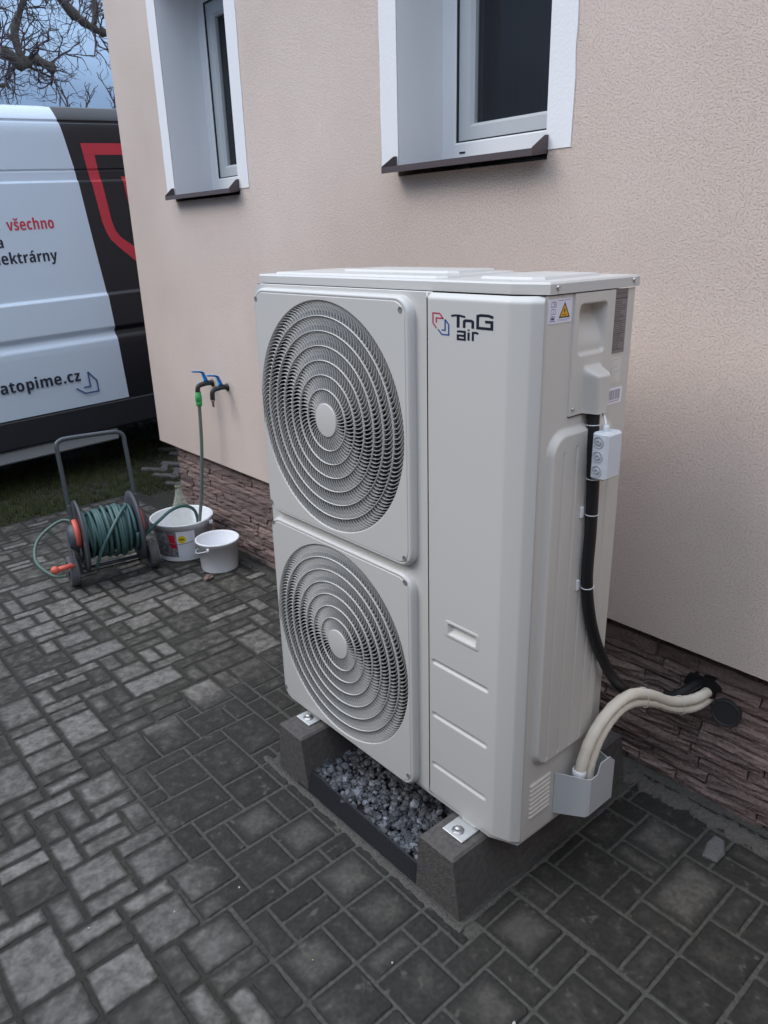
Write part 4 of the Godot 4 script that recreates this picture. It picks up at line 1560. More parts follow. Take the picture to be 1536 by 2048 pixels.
func notice_image() -> Image:
	var r := RandomNumberGenerator.new()
	r.seed = 5
	var im := Image.create(160, 200, false, Image.FORMAT_RGB8)
	im.fill(Color(0.83, 0.82, 0.80))
	var ink := Color(0.62, 0.60, 0.60)
	for y in range(10, 190, 16):
		dashes(im, 10, 60 + r.randi_range(0, 80), y, 4, ink, r)
	lineto(im, Vector2(30, 60), Vector2(120, 60), 3, ink)
	lineto(im, Vector2(30, 60), Vector2(30, 130), 3, ink)
	lineto(im, Vector2(16, 100), Vector2(40, 130), 5, Color(0.35, 0.33, 0.35))
	return im

func barcode_image() -> Image:
	var r := RandomNumberGenerator.new()
	r.seed = 6
	var im := Image.create(240, 150, false, Image.FORMAT_RGB8)
	im.fill(Color(0.90, 0.89, 0.93))
	var x := 34
	while x < 206:
		var w := r.randi_range(3, 9)
		im.fill_rect(Rect2i(x, 18, w, 92), Color(0.22, 0.22, 0.26))
		x += w + r.randi_range(3, 8)
	dashes(im, 36, 200, 120, 10, Color(0.5, 0.5, 0.54), r)
	return im

func lid(u: Node3D) -> void:
	var fl := Transform3D(Basis(Vector3(1, 0, 0), Vector3(0, 0, -1), Vector3(0, 1, 0)), Vector3.ZERO)
	var s := mst(false)
	var p := PackedVector2Array([Vector2(-1.042, -0.352), Vector2(-1.042, -0.655), Vector2(-1.022, -0.684), Vector2(-0.075, -0.690), Vector2(0.005, -0.668), Vector2(0.005, -0.352)])
	prism(s, p, HB + 0.0016, 1.567, fl, 0.004)
	var lo := part(u, s, "lid", M.cream)
	# pressed stiffening fields on top
	for q in [[-0.99, -0.30, 0.385, 0.66, 0.0055], [-0.80, -0.36, 0.39, 0.56, 0.011], [-0.24, -0.06, 0.39, 0.62, 0.0055]]:
		var e := mst(false)
		var pp := PackedVector2Array()
		for k in 4:
			var cx: float = [q[0], q[1], q[1], q[0]][k]
			var cz: float = [q[2], q[2], q[3], q[3]][k]
			var sgx: float = [1, -1, -1, 1][k]
			var sgz: float = [1, 1, -1, -1][k]
			if k % 2 == 0:
				pp.append(Vector2(cx, -(cz + sgz * 0.02)))
				pp.append(Vector2(cx + sgx * 0.02, -cz))
			else:
				pp.append(Vector2(cx + sgx * 0.02, -cz))
				pp.append(Vector2(cx, -(cz + sgz * 0.02)))
		prism(e, pp, 1.5655, 1.567 + q[4], fl, 0.005)
		part(lo, e, "pressed_field", M.cream)
	screw(u, Vector3(0.005, 1.556, 0.645), Vector3.RIGHT, 0.0052, M.steel)
	screw(u, Vector3(0.005, 1.557, 0.376), Vector3.RIGHT, 0.0052, M.steel)
	for q in [[-0.968, 1.503], [-0.358, 1.503], [-0.968, 0.893], [-0.358, 0.893], [-0.970, 0.826], [-0.358, 0.826], [-0.972, 0.221], [-0.358, 0.220]]:
		var h := mst(true)
		lathe(h, [Vector2(0.0075, 0.0006), Vector2(0.0062, 0.0007), Vector2(0.0058, 0.0005), Vector2(0, 0.0004)], 14, Transform3D(basis_y(Vector3.BACK), Vector3(q[0], q[1], PZ)))
		part(u, h, "screw_hole", mat(Color(0.16, 0.16, 0.16), 0.7))

# ---------------------------------------------------------------- pipes, cable, boxes at the unit's side
func pipes() -> void:
	# open grey cover at the pipe connections: angled front wall, side wall with a stepped rim, rounded foot
	var b := thing("pipe_cover", Vector3(0.04, 0.22, 0.45), "grey open-topped plastic cover at the pipe connections of the unit", "cover")
	var s := mst(false)
	var A := Vector2(0.001, 0.546)
	var B := Vector2(0.074, 0.506)
	var B2 := Vector2(0.080, 0.498)
	var C := Vector2(0.080, 0.394)
	var D := Vector2(0.001, 0.372)
	var outl := [A, B, B2, C, D]
	var topy := [0.343, 0.341, 0.341, 0.338, 0.338]
	var boty := [0.214, 0.222, 0.226, 0.226, 0.214]
	for k in 4:
		var p: Vector2 = outl[k]
		var q: Vector2 = outl[k + 1]
		var n := 18 if k == 2 else 6
		for i in n:
			var t0 := float(i) / n
			var t1 := float(i + 1) / n
			var a := p.lerp(q, t0)
			var c := p.lerp(q, t1)
			var ya: float = lerpf(topy[k], topy[k + 1], t0)
			var yc: float = lerpf(topy[k], topy[k + 1], t1)
			if k == 2:
				ya += rim(t0)
				yc += rim(t1)
			var za: float = lerpf(boty[k], boty[k + 1], t0)
			var zc: float = lerpf(boty[k], boty[k + 1], t1)
			wall_bit(s, a, c, za, zc, ya, yc, Vector2(0.03, 0.45))
	for k in range(1, 4):
		var a: Vector2 = outl[0]
		var p: Vector2 = outl[k]
		var q: Vector2 = outl[k + 1]
		tri(s, Vector3(a.x, 0.214, a.y), Vector3(p.x, boty[k], p.y), Vector3(q.x, boty[k + 1], q.y))
	part(b, s, "shell", M.box_grey)
	# two insulated pipes
	var t := thing("insulated_pipes", Vector3(0.05, 0.3, 0.45), "pair of cream insulated pipes curving from the unit into the stone plinth", "pipes")
	var p1 := spline([Vector3(0.036, 0.27, 0.492), Vector3(0.040, 0.36, 0.484), Vector3(0.047, 0.44, 0.452), Vector3(0.055, 0.492, 0.39), Vector3(0.062, 0.501, 0.31), Vector3(0.068, 0.462, 0.22), Vector3(0.078, 0.405, 0.13), Vector3(0.092, 0.376, 0.05), Vector3(0.106, 0.372, -0.01), Vector3(0.115, 0.380, -0.10)], 10)
	var p2 := spline([Vector3(0.046, 0.27, 0.462), Vector3(0.047, 0.36, 0.451), Vector3(0.051, 0.428, 0.418), Vector3(0.056, 0.468, 0.36), Vector3(0.062, 0.469, 0.295), Vector3(0.069, 0.430, 0.205), Vector3(0.080, 0.375, 0.115), Vector3(0.094, 0.347, 0.045), Vector3(0.108, 0.344, -0.01), Vector3(0.117, 0.355, -0.10)], 10)
	var s1 := mst(true)
	tube(s1, p1, func(f, i): return 0.0154 + 0.0005 * sin(i * 1.3) - (0.0012 if i == 36 else 0.0), 16)
	part(t, s1, "pipe", M.pipe)
	var s2 := mst(true)
	tube(s2, p2, func(f, i): return 0.0130 + 0.0004 * sin(i * 1.7), 16)
	part(t, s2, "pipe", M.pipe)
	var col := mst(true)
	lathe(col, [Vector2(0, 0.0), Vector2(0.0185, 0.0), Vector2(0.0185, 0.024), Vector2(0.0165, 0.026), Vector2(0.014, 0.027)], 16, Transform3D(Basis.IDENTITY, Vector3(0.037, 0.318, 0.489)))
	part(t, col, "collar", M.bucket)
	# cable ties round the pair
	for at in [46, 66]:
		var c: Vector3 = (p1[at] + p2[at]) / 2
		var d: Vector3 = (p1[at + 1] - p1[at - 1]).normalized()
		var ts := mst(true)
		loop_tie(ts, p1[at], 0.0172, p2[at], 0.0148, d)
		part(t, ts, "cable_tie", M.tie)
	# the small print that runs along the lower pipe
	var ink := mst(false)
	for i in 14:
		var q: int = 52 + i
		var d: Vector3 = (p2[q + 1] - p2[q]).normalized()
		var out := Vector3(0.62, 0.05, 0.78)
		out = (out - d * out.dot(d)).normalized()
		var up := out.cross(d)
		var o: Vector3 = p2[q] + out * 0.01425
		for e in 2:
			if rng.randf() < 0.25: continue
			box(ink, Vector3.ZERO, Vector3(rng.randf_range(0.001, 0.003), 0.0035, 0.0006), 0.0, Transform3D(Basis(d, up, out), o + d * 0.0045 * e))
	part(t, ink, "pipe_print", mat(Color(0.22, 0.17, 0.14), 0.9))
	# black corrugated cable conduit
	var cc := thing("cable_conduit", Vector3(0.02, 0.4, 0.4), "black cable conduit running down the unit's side into the plinth", "conduit")
	var cp := spline([Vector3(0.0150, 1.298, 0.510), Vector3(0.0165, 1.280, 0.511), Vector3(0.020, 1.24, 0.513), Vector3(0.0285, 1.15, 0.512), Vector3(0.0305, 1.02, 0.510), Vector3(0.0305, 0.88, 0.508), Vector3(0.031, 0.74, 0.468), Vector3(0.031, 0.60, 0.388), Vector3(0.028, 0.50, 0.30), Vector3(0.03, 0.43, 0.20), Vector3(0.05, 0.385, 0.09), Vector3(0.078, 0.392, 0.0), Vector3(0.09, 0.40, -0.09)], 26)
	var cs := mst(true)
	tube(cs, cp, func(f, i): return 0.0138 + (0.0011 if i % 2 == 0 else -0.0007) * (1.0 if f < 0.22 else 0.25), 14)
	part(cc, cs, "tube", M.cable)
	# ties with white stick-on mounts
	for q in [[1.262, 0], [1.142, 0], [1.056, 1], [0.872, 1]]:
		var i := 0
		for k in cp.size():
			if absf(cp[k].y - q[0]) < absf(cp[i].y - q[0]):
				i = k
		var ts := mst(true)
		loop_tie(ts, cp[i], 0.0150, cp[i], 0.0150, (cp[i + 1] - cp[i - 1]).normalized())
		part(cc, ts, "cable_tie", M.tie)
		if q[1] == 1:
			var ms := mst(false)
			box(ms, Vector3(0.0185, cp[i].y + 0.006, cp[i].z + 0.0215), Vector3(0.005, 0.026, 0.010), 0.001)
			part(cc, ms, "tie_mount", M.tie)
	# junction box
	var j := thing("junction_box", Vector3(0.06, 1.15, 0.52), "pale grey junction box tied to the black conduit on the unit's side", "junction box")
	var js := mst(false)
	box(js, Vector3(0.060, 1.204, 0.519), Vector3(0.037, 0.104, 0.056), 0.004)
	part(j, js, "body", M.jbox)
	var jl := mst(false)
	box(jl, Vector3(0.0792, 1.204, 0.519), Vector3(0.003, 0.096, 0.048), 0.0012)
	part(j, jl, "cover", M.jbox)
	for k in 3:
		var gs := mst(false)
		lathe(gs, [Vector2(0.0130, 0), Vector2(0.0127, 0.0016), Vector2(0.0112, 0.0016), Vector2(0.0105, 0.0003), Vector2(0.0072, 0.0003), Vector2(0.0064, 0.0022), Vector2(0.0036, 0.0028), Vector2(0.0030, 0.0005), Vector2(0, 0.0005)], 24, Transform3D(basis_y(Vector3.BACK), Vector3(0.0585, 1.236 - k * 0.032, 0.547)))
		part(j, gs, "grommet", M.grommet)
	var tn := mst(true)
	lathe(tn, [Vector2(0.0075, 0), Vector2(0.0075, 0.008), Vector2(0.006, 0.012), Vector2(0.0035, 0.014), Vector2(0, 0.014)], 12, Transform3D(Basis.IDENTITY, Vector3(0.058, 1.256, 0.522)))
	part(j, tn, "cable_gland", M.jbox)
	var wc := thing("white_cable", Vector3(0.04, 1.27, 0.50), "thin white cable from the unit's hood into the junction box", "cable")
	var ws := mst(true)
	tube(ws, spline([Vector3(0.020, 1.305, 0.492), Vector3(0.028, 1.288, 0.494), Vector3(0.045, 1.276, 0.508), Vector3(0.057, 1.262, 0.522)], 6), 0.0028, 8)
	part(wc, ws, "sheath", M.tie)
	# hole in the plinth and the dark duct stub beside it
	var ho := mst(false)
	var hpoly := PackedVector2Array()
	for k in 18:
		var a := TAU * k / 18.0
		hpoly.append(Vector2(cos(a) * 0.056 * rng.randf_range(0.72, 1.1) - 0.012, sin(a) * 0.036 * rng.randf_range(0.75, 1.1) + 0.008))
	prism(ho, hpoly, -0.03, 0.0, Transform3D(Basis.IDENTITY, Vector3(0.105, 0.376, -0.0365)))
	tag(part(self, ho, "wall_hole", mat(Color(0.006, 0.005, 0.005), 1.0)), "dark ragged hole in the stone plinth where the cream pipes enter", "hole")
	var du := thing("duct_stub", Vector3(0.172, 0.33, -0.03), "dark grey capped duct stub in the plinth beside the cream pipes", "duct")
	var ds := mst(true)
	lathe(ds, [Vector2(0.041, -0.04), Vector2(0.041, 0.002), Vector2(0.0395, 0.004), Vector2(0.037, 0.004), Vector2(0.036, 0.001), Vector2(0.0355, 0.001), Vector2(0, 0.001)], 32, Transform3D(basis_y(Vector3(0.10, 0.06, 1.0)), Vector3(0.170, 0.332, -0.038)))
	part(du, ds, "cap", M.sleeve)

func rim(t: float) -> float:
	return 0.031 * clampf((t - 0.28) / 0.10, 0.0, 1.0) * (1.0 - clampf((t - 0.78) / 0.2, 0.0, 1.0) * 0.7)

func wall_bit(s: SurfaceTool, a: Vector2, c: Vector2, ya0: float, yc0: float, ya1: float, yc1: float, mid: Vector2) -> void:
	var th := 0.0028
	var n := (c - a).normalized()
	var inn := Vector2(n.y, -n.x)
	if inn.dot(mid - a) < 0:
		inn = -inn
	var ai := a + inn * th
	var ci := c + inn * th
	var A0 := Vector3(a.x, ya0, a.y)
	var A1 := Vector3(a.x, ya1, a.y)
	var C0 := Vector3(c.x, yc0, c.y)
	var C1 := Vector3(c.x, yc1, c.y)
	var AI := Vector3(ai.x, ya1, ai.y)
	var CI := Vector3(ci.x, yc1, ci.y)
	quad(s, A0, A1, C1, C0)
	quad(s, A1, AI, CI, C1)
	quad(s, AI, Vector3(ai.x, ya0, ai.y), Vector3(ci.x, yc0, ci.y), CI)

func loop_tie(s: SurfaceTool, a: Vector3, ra: float, b: Vector3, rb: float, d: Vector3) -> void:
	# a thin band round two circles in the plane across d
	var mid := (a + b) / 2
	var u := (b - a)
	u -= d * u.dot(d)
	if u.length() < 1e-5:
		u = d.cross(Vector3.RIGHT)
	u = u.normalized()
	var v := d.cross(u).normalized()
	var pts := PackedVector3Array()
	for k in 29:
		var an := TAU * k / 28.0
		var w := u * cos(an) + v * sin(an)
		pts.append((b + w * rb) if cos(an) >= 0 else (a + w * ra))
	tube(s, pts, 0.0011, 6, false)

# ---------------------------------------------------------------- taps
func taps() -> void:
	for k in 2:
		var o: Vector3 = [Vector3(-2.512, 0.955, 0.0), Vector3(-2.668, 0.958, 0.0)][k]
		var t := thing("garden_tap", o, ["black wall tap with blue lever and bare metal nozzle", "black wall tap with blue lever and green hose connector"][k], "tap", "blue-levered taps on the wall")
		if k == 1: t.name = "garden_tap_001"
		var s := mst(true)
		tube(s, spline([o, o + Vector3(0, 0.004, 0.03), o + Vector3(-0.002, 0.0, 0.062)], 4), 0.0135, 12)
		tube(s, spline([o + Vector3(-0.002, 0.002, 0.05), o + Vector3(-0.004, -0.006, 0.08), o + Vector3(-0.005, -0.028, 0.088), o + Vector3(-0.005, -0.052, 0.088)], 5), 0.0125, 12)
		lathe(s, [Vector2(0.020, -0.002), Vector2(0.020, 0.004), Vector2(0.014, 0.008)], 16, Transform3D(basis_y(Vector3.BACK), o))
		part(t, s, "body", M.tap_body)
		var l := mst(false)
		var lp := PackedVector2Array([Vector2(-0.016, 0.0), Vector2(0.012, 0.0), Vector2(0.010, 0.018), Vector2(0.016, 0.046), Vector2(0.030, 0.052), Vector2(0.068, 0.058), Vector2(0.069, 0.064), Vector2(0.028, 0.060), Vector2(0.008, 0.054), Vector2(-0.006, 0.020)])
		prism(l, lp, -0.009, 0.009, Transform3D(Basis(Vector3(-0.12, 0, 1).normalized(), Vector3.UP, Vector3(-1, 0, -0.12).normalized()), o + Vector3(-0.001, 0.011, 0.040)), 0.002)
		part(t, l, "lever", M.blue_plastic)
		if k == 0:
			var n := mst(true)
			lathe(n, [Vector2(0.0, 0.0), Vector2(0.006, 0.0), Vector2(0.0065, 0.026), Vector2(0.011, 0.028), Vector2(0.011, 0.036), Vector2(0, 0.037)], 12, Transform3D(Basis.IDENTITY, o + Vector3(-0.005, -0.090, 0.088)))
			part(t, n, "nozzle", mat(Color(0.35, 0.28, 0.26), 0.4, 0.6))
	var h := thing("tap_hose", Vector3(-2.72, 0.1, 0.12), "grey-green hose hanging from the wall tap into the large bucket", "hose")
	var top := Vector3(-2.673, 0.905, 0.088)
	var c := mst(true)
	lathe(c, [Vector2(0.0, -0.062), Vector2(0.010, -0.062), Vector2(0.0165, -0.052), Vector2(0.0165, -0.038), Vector2(0.0145, -0.036), Vector2(0.0175, -0.032), Vector2(0.0175, -0.002), Vector2(0.0155, 0.0), Vector2(0.016, 0.016), Vector2(0, 0.018)], 16, Transform3D(Basis.IDENTITY, top))
	part(h, c, "connector", M.green_plastic)
	var s := mst(true)
	tube(s, spline([top + Vector3(0, -0.05, 0), Vector3(-2.690, 0.60, 0.095), Vector3(-2.735, 0.30, 0.112), Vector3(-2.775, 0.10, 0.135), Vector3(-2.80, 0.03, 0.15)], 8), 0.0092, 12)
	part(h, s, "tube", M.grey_hose)

# ---------------------------------------------------------------- buckets and bottle
func pail(s: SurfaceTool, c: Vector3, r0: float, r1: float, h: float, band: float) -> void:
	lathe(s, [Vector2(0, 0.004), Vector2(r0 - 0.004, 0.004), Vector2(r0, 0.0), Vector2(r0 + 0.001, 0.006), Vector2(lerpf(r0, r1, 1.0 - band / h), h - band), Vector2(r1 + 0.007, h - band + 0.001), Vector2(r1 + 0.007, h - 0.010), Vector2(r1 + 0.009, h - 0.009), Vector2(r1 + 0.009, h - 0.002), Vector2(r1 + 0.006, h), Vector2(r1 + 0.001, h - 0.001), Vector2(r1 - 0.003, h - 0.006), Vector2(r0 - 0.003, 0.008), Vector2(0, 0.008)], 56, Transform3D(Basis.IDENTITY, c))

func buckets() -> void:
	var c := Vector3(-2.864, gy(-2.86, 0.178), 0.178)
	var b := thing("bucket", c, "large white bucket with printed label, holding a glass bottle and hose", "bucket", "white plastic buckets by the plinth")
	var s := mst(true)
	pail(s, c, 0.151, 0.168, 0.224, 0.030)
	part(b, s, "body", M.bucket)
	# the printed label wraps round the front
	var im := Image.create(256, 160, false, Image.FORMAT_RGB8)
	im.fill(Color(0.86, 0.87, 0.9))
	var nz := fnl(0.03, 77)
	for y in 160:
		for x in 150:
			var v := 0.52 + 0.22 * nz.get_noise_2d(x, y) - 0.12 * float(y) / 160.0
			im.set_pixel(x, y, Color(v, v, v * 1.03))
	for y in range(20, 105):
		im.fill_rect(Rect2i(100 + (y - 20) / 10, y, 38, 1), Color(0.70, 0.10, 0.20))
	for y in range(-24, 25):
		var hw := int(sqrt(24.0 * 24.0 - y * y))
		im.fill_rect(Rect2i(180 - hw, 50 + y, hw * 2, 1), Color(0.85, 0.75, 0.10))
	for q in [[166, 10], [174, 4], [180, 8], [188, 6]]:
		im.fill_rect(Rect2i(q[0], 44, 4, 12), Color(0.2, 0.18, 0.05))
		im.fill_rect(Rect2i(q[0], 44, q[1] - 2, 3), Color(0.2, 0.18, 0.05))
	var l := mst(true)
	var us := span(0.0, 1.0, 0.05)
	var f := func(uu, vv):
		var a: float = lerpf(1.15, -0.35, uu) + 0.42
		var r: float = lerpf(0.151, 0.1675, lerpf(0.03, 0.185, vv) / 0.222) + 0.0015
		return c + Vector3(cos(a) * r, lerpf(0.03, 0.185, vv), sin(a) * r)
	for i in us.size() - 1:
		var cs := [Vector2(us[i], 0), Vector2(us[i], 1), Vector2(us[i + 1], 1), Vector2(us[i + 1], 0)]
		for n in [0, 1, 2, 0, 2, 3]:
			l.set_uv(Vector2(cs[n].x, 1.0 - cs[n].y))
			l.add_vertex(f.call(cs[n].x, cs[n].y))
	var lm := StandardMaterial3D.new()
	lm.albedo_texture = ImageTexture.create_from_image(im)
	lm.roughness = 0.45
	part(b, l, "printed_label", lm)
	var hd := mst(true)
	var hp := []
	for k in 13:
		var a := lerpf(-0.62, 1.75, k / 12.0)
		hp.append(c + Vector3(cos(a) * 0.176, 0.19 - 0.075 * sin(PI * k / 12.0), sin(a) * 0.176))
	tube(hd, spline(hp, 3), 0.0018, 6)
	part(b, hd, "wire_handle", mat(Color(0.12, 0.12, 0.13), 0.4, 0.7))
	var lug := mst(false)
	box(lug, c + Vector3(cos(-0.62) * 0.179, 0.195, sin(-0.62) * 0.179), Vector3(0.016, 0.022, 0.022), 0.004)
	part(b, lug, "handle_lug", M.bucket)
	# small bucket
	var d := Vector3(-2.526, gy(-2.53, 0.144), 0.144)
	var b2 := thing("bucket_001", d, "small plain white bucket in front of the larger labelled one", "bucket", "white plastic buckets by the plinth")
	var s2 := mst(true)
	pail(s2, d, 0.098, 0.110, 0.172, 0.026)
	part(b2, s2, "body", M.bucket)
	var h2 := mst(true)
	var q2 := []
	for k in 11:
		var a := lerpf(0.95, 3.9, k / 10.0)
		q2.append(d + Vector3(cos(a) * 0.121, 0.142 - 0.045 * sin(PI * k / 10.0), sin(a) * 0.121))
	tube(h2, spline(q2, 3), 0.0028, 6)
	part(b2, h2, "handle", M.bucket)
	var g2 := mst(false)
	box(g2, d + Vector3(cos(0.95) * 0.119, 0.143, sin(0.95) * 0.119), Vector3(0.014, 0.016, 0.014), 0.003)
	part(b2, g2, "handle_lug", M.bucket)
	# demijohn
	var e := c + Vector3(-0.02, 0.010, -0.01)
	var bt := thing("glass_bottle", e, "yellowish clear round bottle with long neck in the large bucket", "bottle")
	var bs := mst(true)
	lathe(bs, [Vector2(0, 0), Vector2(0.045, 0.0), Vector2(0.056, 0.02), Vector2(0.066, 0.12), Vector2(0.066, 0.17), Vector2(0.060, 0.215), Vector2(0.046, 0.262), Vector2(0.030, 0.305), Vector2(0.021, 0.335), Vector2(0.0165, 0.365), Vector2(0.0165, 0.372), Vector2(0.0195, 0.374), Vector2(0.0195, 0.384), Vector2(0.017, 0.386), Vector2(0.0, 0.384)], 32, Transform3D(Basis.IDENTITY, e))
	var gm := mat(Color(0.50, 0.54, 0.30), 0.12)
	gm.transparency = BaseMaterial3D.TRANSPARENCY_ALPHA
	gm.albedo_color.a = 0.13
	part(bt, bs, "glass", gm)
	var nk := mst(true)
	lathe(nk, [Vector2(0.043, 0.268), Vector2(0.0285, 0.312), Vector2(0.0225, 0.338), Vector2(0.018, 0.362)], 10, Transform3D(Basis.IDENTITY, e))
	var nm := mat(Color(0.65, 0.66, 0.64), 0.3)
	nm.transparency = BaseMaterial3D.TRANSPARENCY_ALPHA
	nm.albedo_color.a = 0.25
	part(bt, nk, "neck", nm)

# ---------------------------------------------------------------- hose reel
func reel() -> void:
	var P := Vector3(-2.845, gy(-2.84, 0.6), 0.605)
	var r := thing("hose_reel", P, "grey hose reel cart with orange crank and green hose on the paving", "hose reel", "", true)
	r.rotation.y = -0.17
	# local axes: z along the axle (towards the camera's left), x to the camera, y up
	var ay := 0.262
	var AX := Transform3D(Basis(Vector3(1, 0, 0), Vector3(0, 0, 1), Vector3(0, -1, 0)), Vector3.ZERO)   # lathe axis y -> local z
	for sgn in [1.0, -1.0]:
		# wheel with ribbed tyre
		var zc: float = sgn * 0.205
		var w := holder(r, "wheel")
		var ty := mst(false)
		var n := 40
		for k in n:
			var a0 := TAU * k / n
			var a1 := TAU * (k + 0.62) / n
			var a2 := TAU * (k + 1) / n
			for q in [[a0, a1, 0.080], [a1, a2, 0.0765]]:
				for e in [[-0.024, -0.017, 0.93, 1.0], [-0.017, 0.017, 1.0, 1.0], [0.017, 0.024, 1.0, 0.93]]:
					var ra: float = q[2] * e[2]
					var rb: float = q[2] * e[3]
					quad(ty, wp(q[0], ra, zc + e[0]), wp(q[0], rb, zc + e[1]), wp(q[1], rb, zc + e[1]), wp(q[1], ra, zc + e[0]))
				for zz in [-0.024, 0.024]:
					quad(ty, wp(q[0], q[2] * 0.93, zc + zz), wp(q[1], q[2] * 0.93, zc + zz), wp(q[1], 0.055, zc + zz), wp(q[0], 0.055, zc + zz))
		part(w, ty, "tyre", M.tyre)
		var rm := mst(true)
		lathe(rm, [Vector2(0.057, -0.020), Vector2(0.050, -0.016), Vector2(0.02, -0.012), Vector2(0.018, -0.026), Vector2(0.0, -0.027)], 20, Transform3D(AX.basis, Vector3(0, 0.080, zc)))
		lathe(rm, [Vector2(0.0, 0.027), Vector2(0.018, 0.026), Vector2(0.02, 0.012), Vector2(0.050, 0.016), Vector2(0.057, 0.020)], 20, Transform3D(AX.basis, Vector3(0, 0.080, zc)))
		part(w, rm, "rim", M.reel_grey)
		# leg from wheel past the hub up to the handle socket
		var lg := mst(false)
		var z2: float = sgn * 0.168
		for q in [[Vector3(0.0, 0.07, z2), Vector3(0.005, 0.25, z2)], [Vector3(0.005, 0.25, z2), Vector3(-0.035, 0.42, z2)], [Vector3(0.005, 0.25, z2), Vector3(-0.15, 0.02, z2)]]:
			bar(lg, q[0], q[1], 0.034, 0.018)
		part(r, lg, "leg", M.reel_grey)
		# flange: dished disc with a rim
		var fl := mst(true)
		var zf: float = sgn * 0.138
		lathe(fl, [Vector2(0.0, 0.006 * sgn), Vector2(0.06, 0.008 * sgn), Vector2(0.15, 0.002 * sgn), Vector2(0.186, 0.010 * sgn), Vector2(0.190, 0.004 * sgn), Vector2(0.190, -0.004 * sgn), Vector2(0.15, -0.006 * sgn), Vector2(0.05, 0.0)], 48, Transform3D(AX.basis, Vector3(0, ay, zf)))
		part(r, fl, "flange", M.reel_grey)
		# orange hub ring and grey cap
		var hr := mst(true)
		lathe(hr, [Vector2(0.055, 0.0), Vector2(0.076, 0.0), Vector2(0.078, 0.016 * sgn), Vector2(0.075, 0.026 * sgn), Vector2(0.055, 0.026 * sgn)], 40, Transform3D(AX.basis, Vector3(0.004, ay + 0.02, zf + sgn * 0.010)))
		part(r, hr, "hub_ring", M.orange)
		var cp := mst(true)
		lathe(cp, [Vector2(0.072, 0.012 * sgn), Vector2(0.069, 0.036 * sgn), Vector2(0.05, 0.052 * sgn), Vector2(0.0, 0.058 * sgn)], 32, Transform3D(AX.basis, Vector3(0.0, ay, zf + sgn * 0.012)))
		part(r, cp, "hub_cap", M.reel_grey)
	# drum, axle bar, foot bar
	var dr := mst(true)
	lathe(dr, [Vector2(0.075, -0.14), Vector2(0.075, 0.14)], 24, Transform3D(AX.basis, Vector3(0, ay, 0)))
	part(r, dr, "drum", M.reel_grey)
	var ax := mst(true)
	tube(ax, [Vector3(0.0, 0.08, -0.2), Vector3(0.0, 0.08, 0.2)], 0.009, 10)
	part(r, ax, "axle", M.reel_tube)
	var fb := mst(true)
	tube(fb, [Vector3(-0.15, 0.022, -0.175), Vector3(-0.15, 0.022, 0.175)], 0.011, 10)
	part(r, fb, "foot_bar", M.reel_grey)
	# handle tube
	var ht := mst(true)
	var hp := [Vector3(-0.03, 0.38, 0.168), Vector3(-0.055, 0.50, 0.168), Vector3(-0.095, 0.68, 0.168), Vector3(-0.106, 0.732, 0.166), Vector3(-0.112, 0.752, 0.145), Vector3(-0.113, 0.758, 0.10), Vector3(-0.113, 0.758, -0.10), Vector3(-0.112, 0.752, -0.145), Vector3(-0.106, 0.732, -0.166), Vector3(-0.095, 0.68, -0.168), Vector3(-0.055, 0.50, -0.168), Vector3(-0.03, 0.38, -0.168)]
	tube(ht, spline(hp, 5), 0.0115, 12)
	part(r, ht, "handle", M.reel_tube)
	# crank: arm and orange grip
	var ca := mst(false)
	bar(ca, Vector3(0.0, ay, 0.205), Vector3(0.085, 0.145, 0.212), 0.026, 0.012)
	part(r, ca, "crank_arm", M.reel_grey)
	var kg := mst(true)
	tube(kg, [Vector3(0.085, 0.145, 0.205), Vector3(0.088, 0.143, 0.262), Vector3(0.089, 0.142, 0.285)], func(f, i): return [0.013, 0.0135, 0.0125][i], 14)
	lathe(kg, [Vector2(0, -0.022), Vector2(0.013, -0.018), Vector2(0.021, -0.006), Vector2(0.021, 0.006), Vector2(0.013, 0.018), Vector2(0, 0.022)], 16, Transform3D(AX.basis, Vector3(0.090, 0.141, 0.300)))
	part(r, kg, "crank_grip", M.orange)
	# the hose on it
	var h := thing("garden_hose", P, "blue-green garden hose wound on the reel, its end in the bucket", "hose", "", true)
	h.rotation.y = -0.17
	var R := 0.0098
	var rad := [0.086, 0.104, 0.121]
	for layer in 3:
		var pts := PackedVector3Array()
		var turns := 11
		var steps := 26
		for k in turns * steps + 1:
			var a := -TAU * k / steps
			var zt := lerpf(-0.122, 0.122, float(k) / (turns * steps))
			if layer == 1: zt = -zt
			var wob := 0.006 * sin(a * 0.37 + layer) + 0.009 * sin(a * 0.093 + 2.0 * layer)
			var rr: float = rad[layer] + wob * 0.7
			var sag := 0.010 * maxf(0.0, -sin(a)) * (0.4 + 0.6 * sin(k * 0.11 + layer) * sin(k * 0.11 + layer))
			pts.append(Vector3(cos(a) * rr, ay + sin(a) * (rr + sag), zt + 0.010 * sin(a * 0.21 + layer * 2.0) + 0.006 * sin(a * 1.07 + layer)))
		var s := mst(true)
		tube(s, pts, R, 8)
		part(h, s, "coil", M.green_hose)
	# a strand that crosses the coil
	var st := mst(true)
	tube(st, spline([Vector3(0.03, ay + 0.125, -0.10), Vector3(0.085, ay + 0.115, -0.06), Vector3(0.138, ay + 0.03, 0.02), Vector3(0.140, ay - 0.06, 0.075), Vector3(0.115, ay - 0.15, 0.105)], 8), 0.0085, 10)
	part(h, st, "loose_strand", M.green_hose)
	# the end that runs behind the crank
	var ls := mst(true)
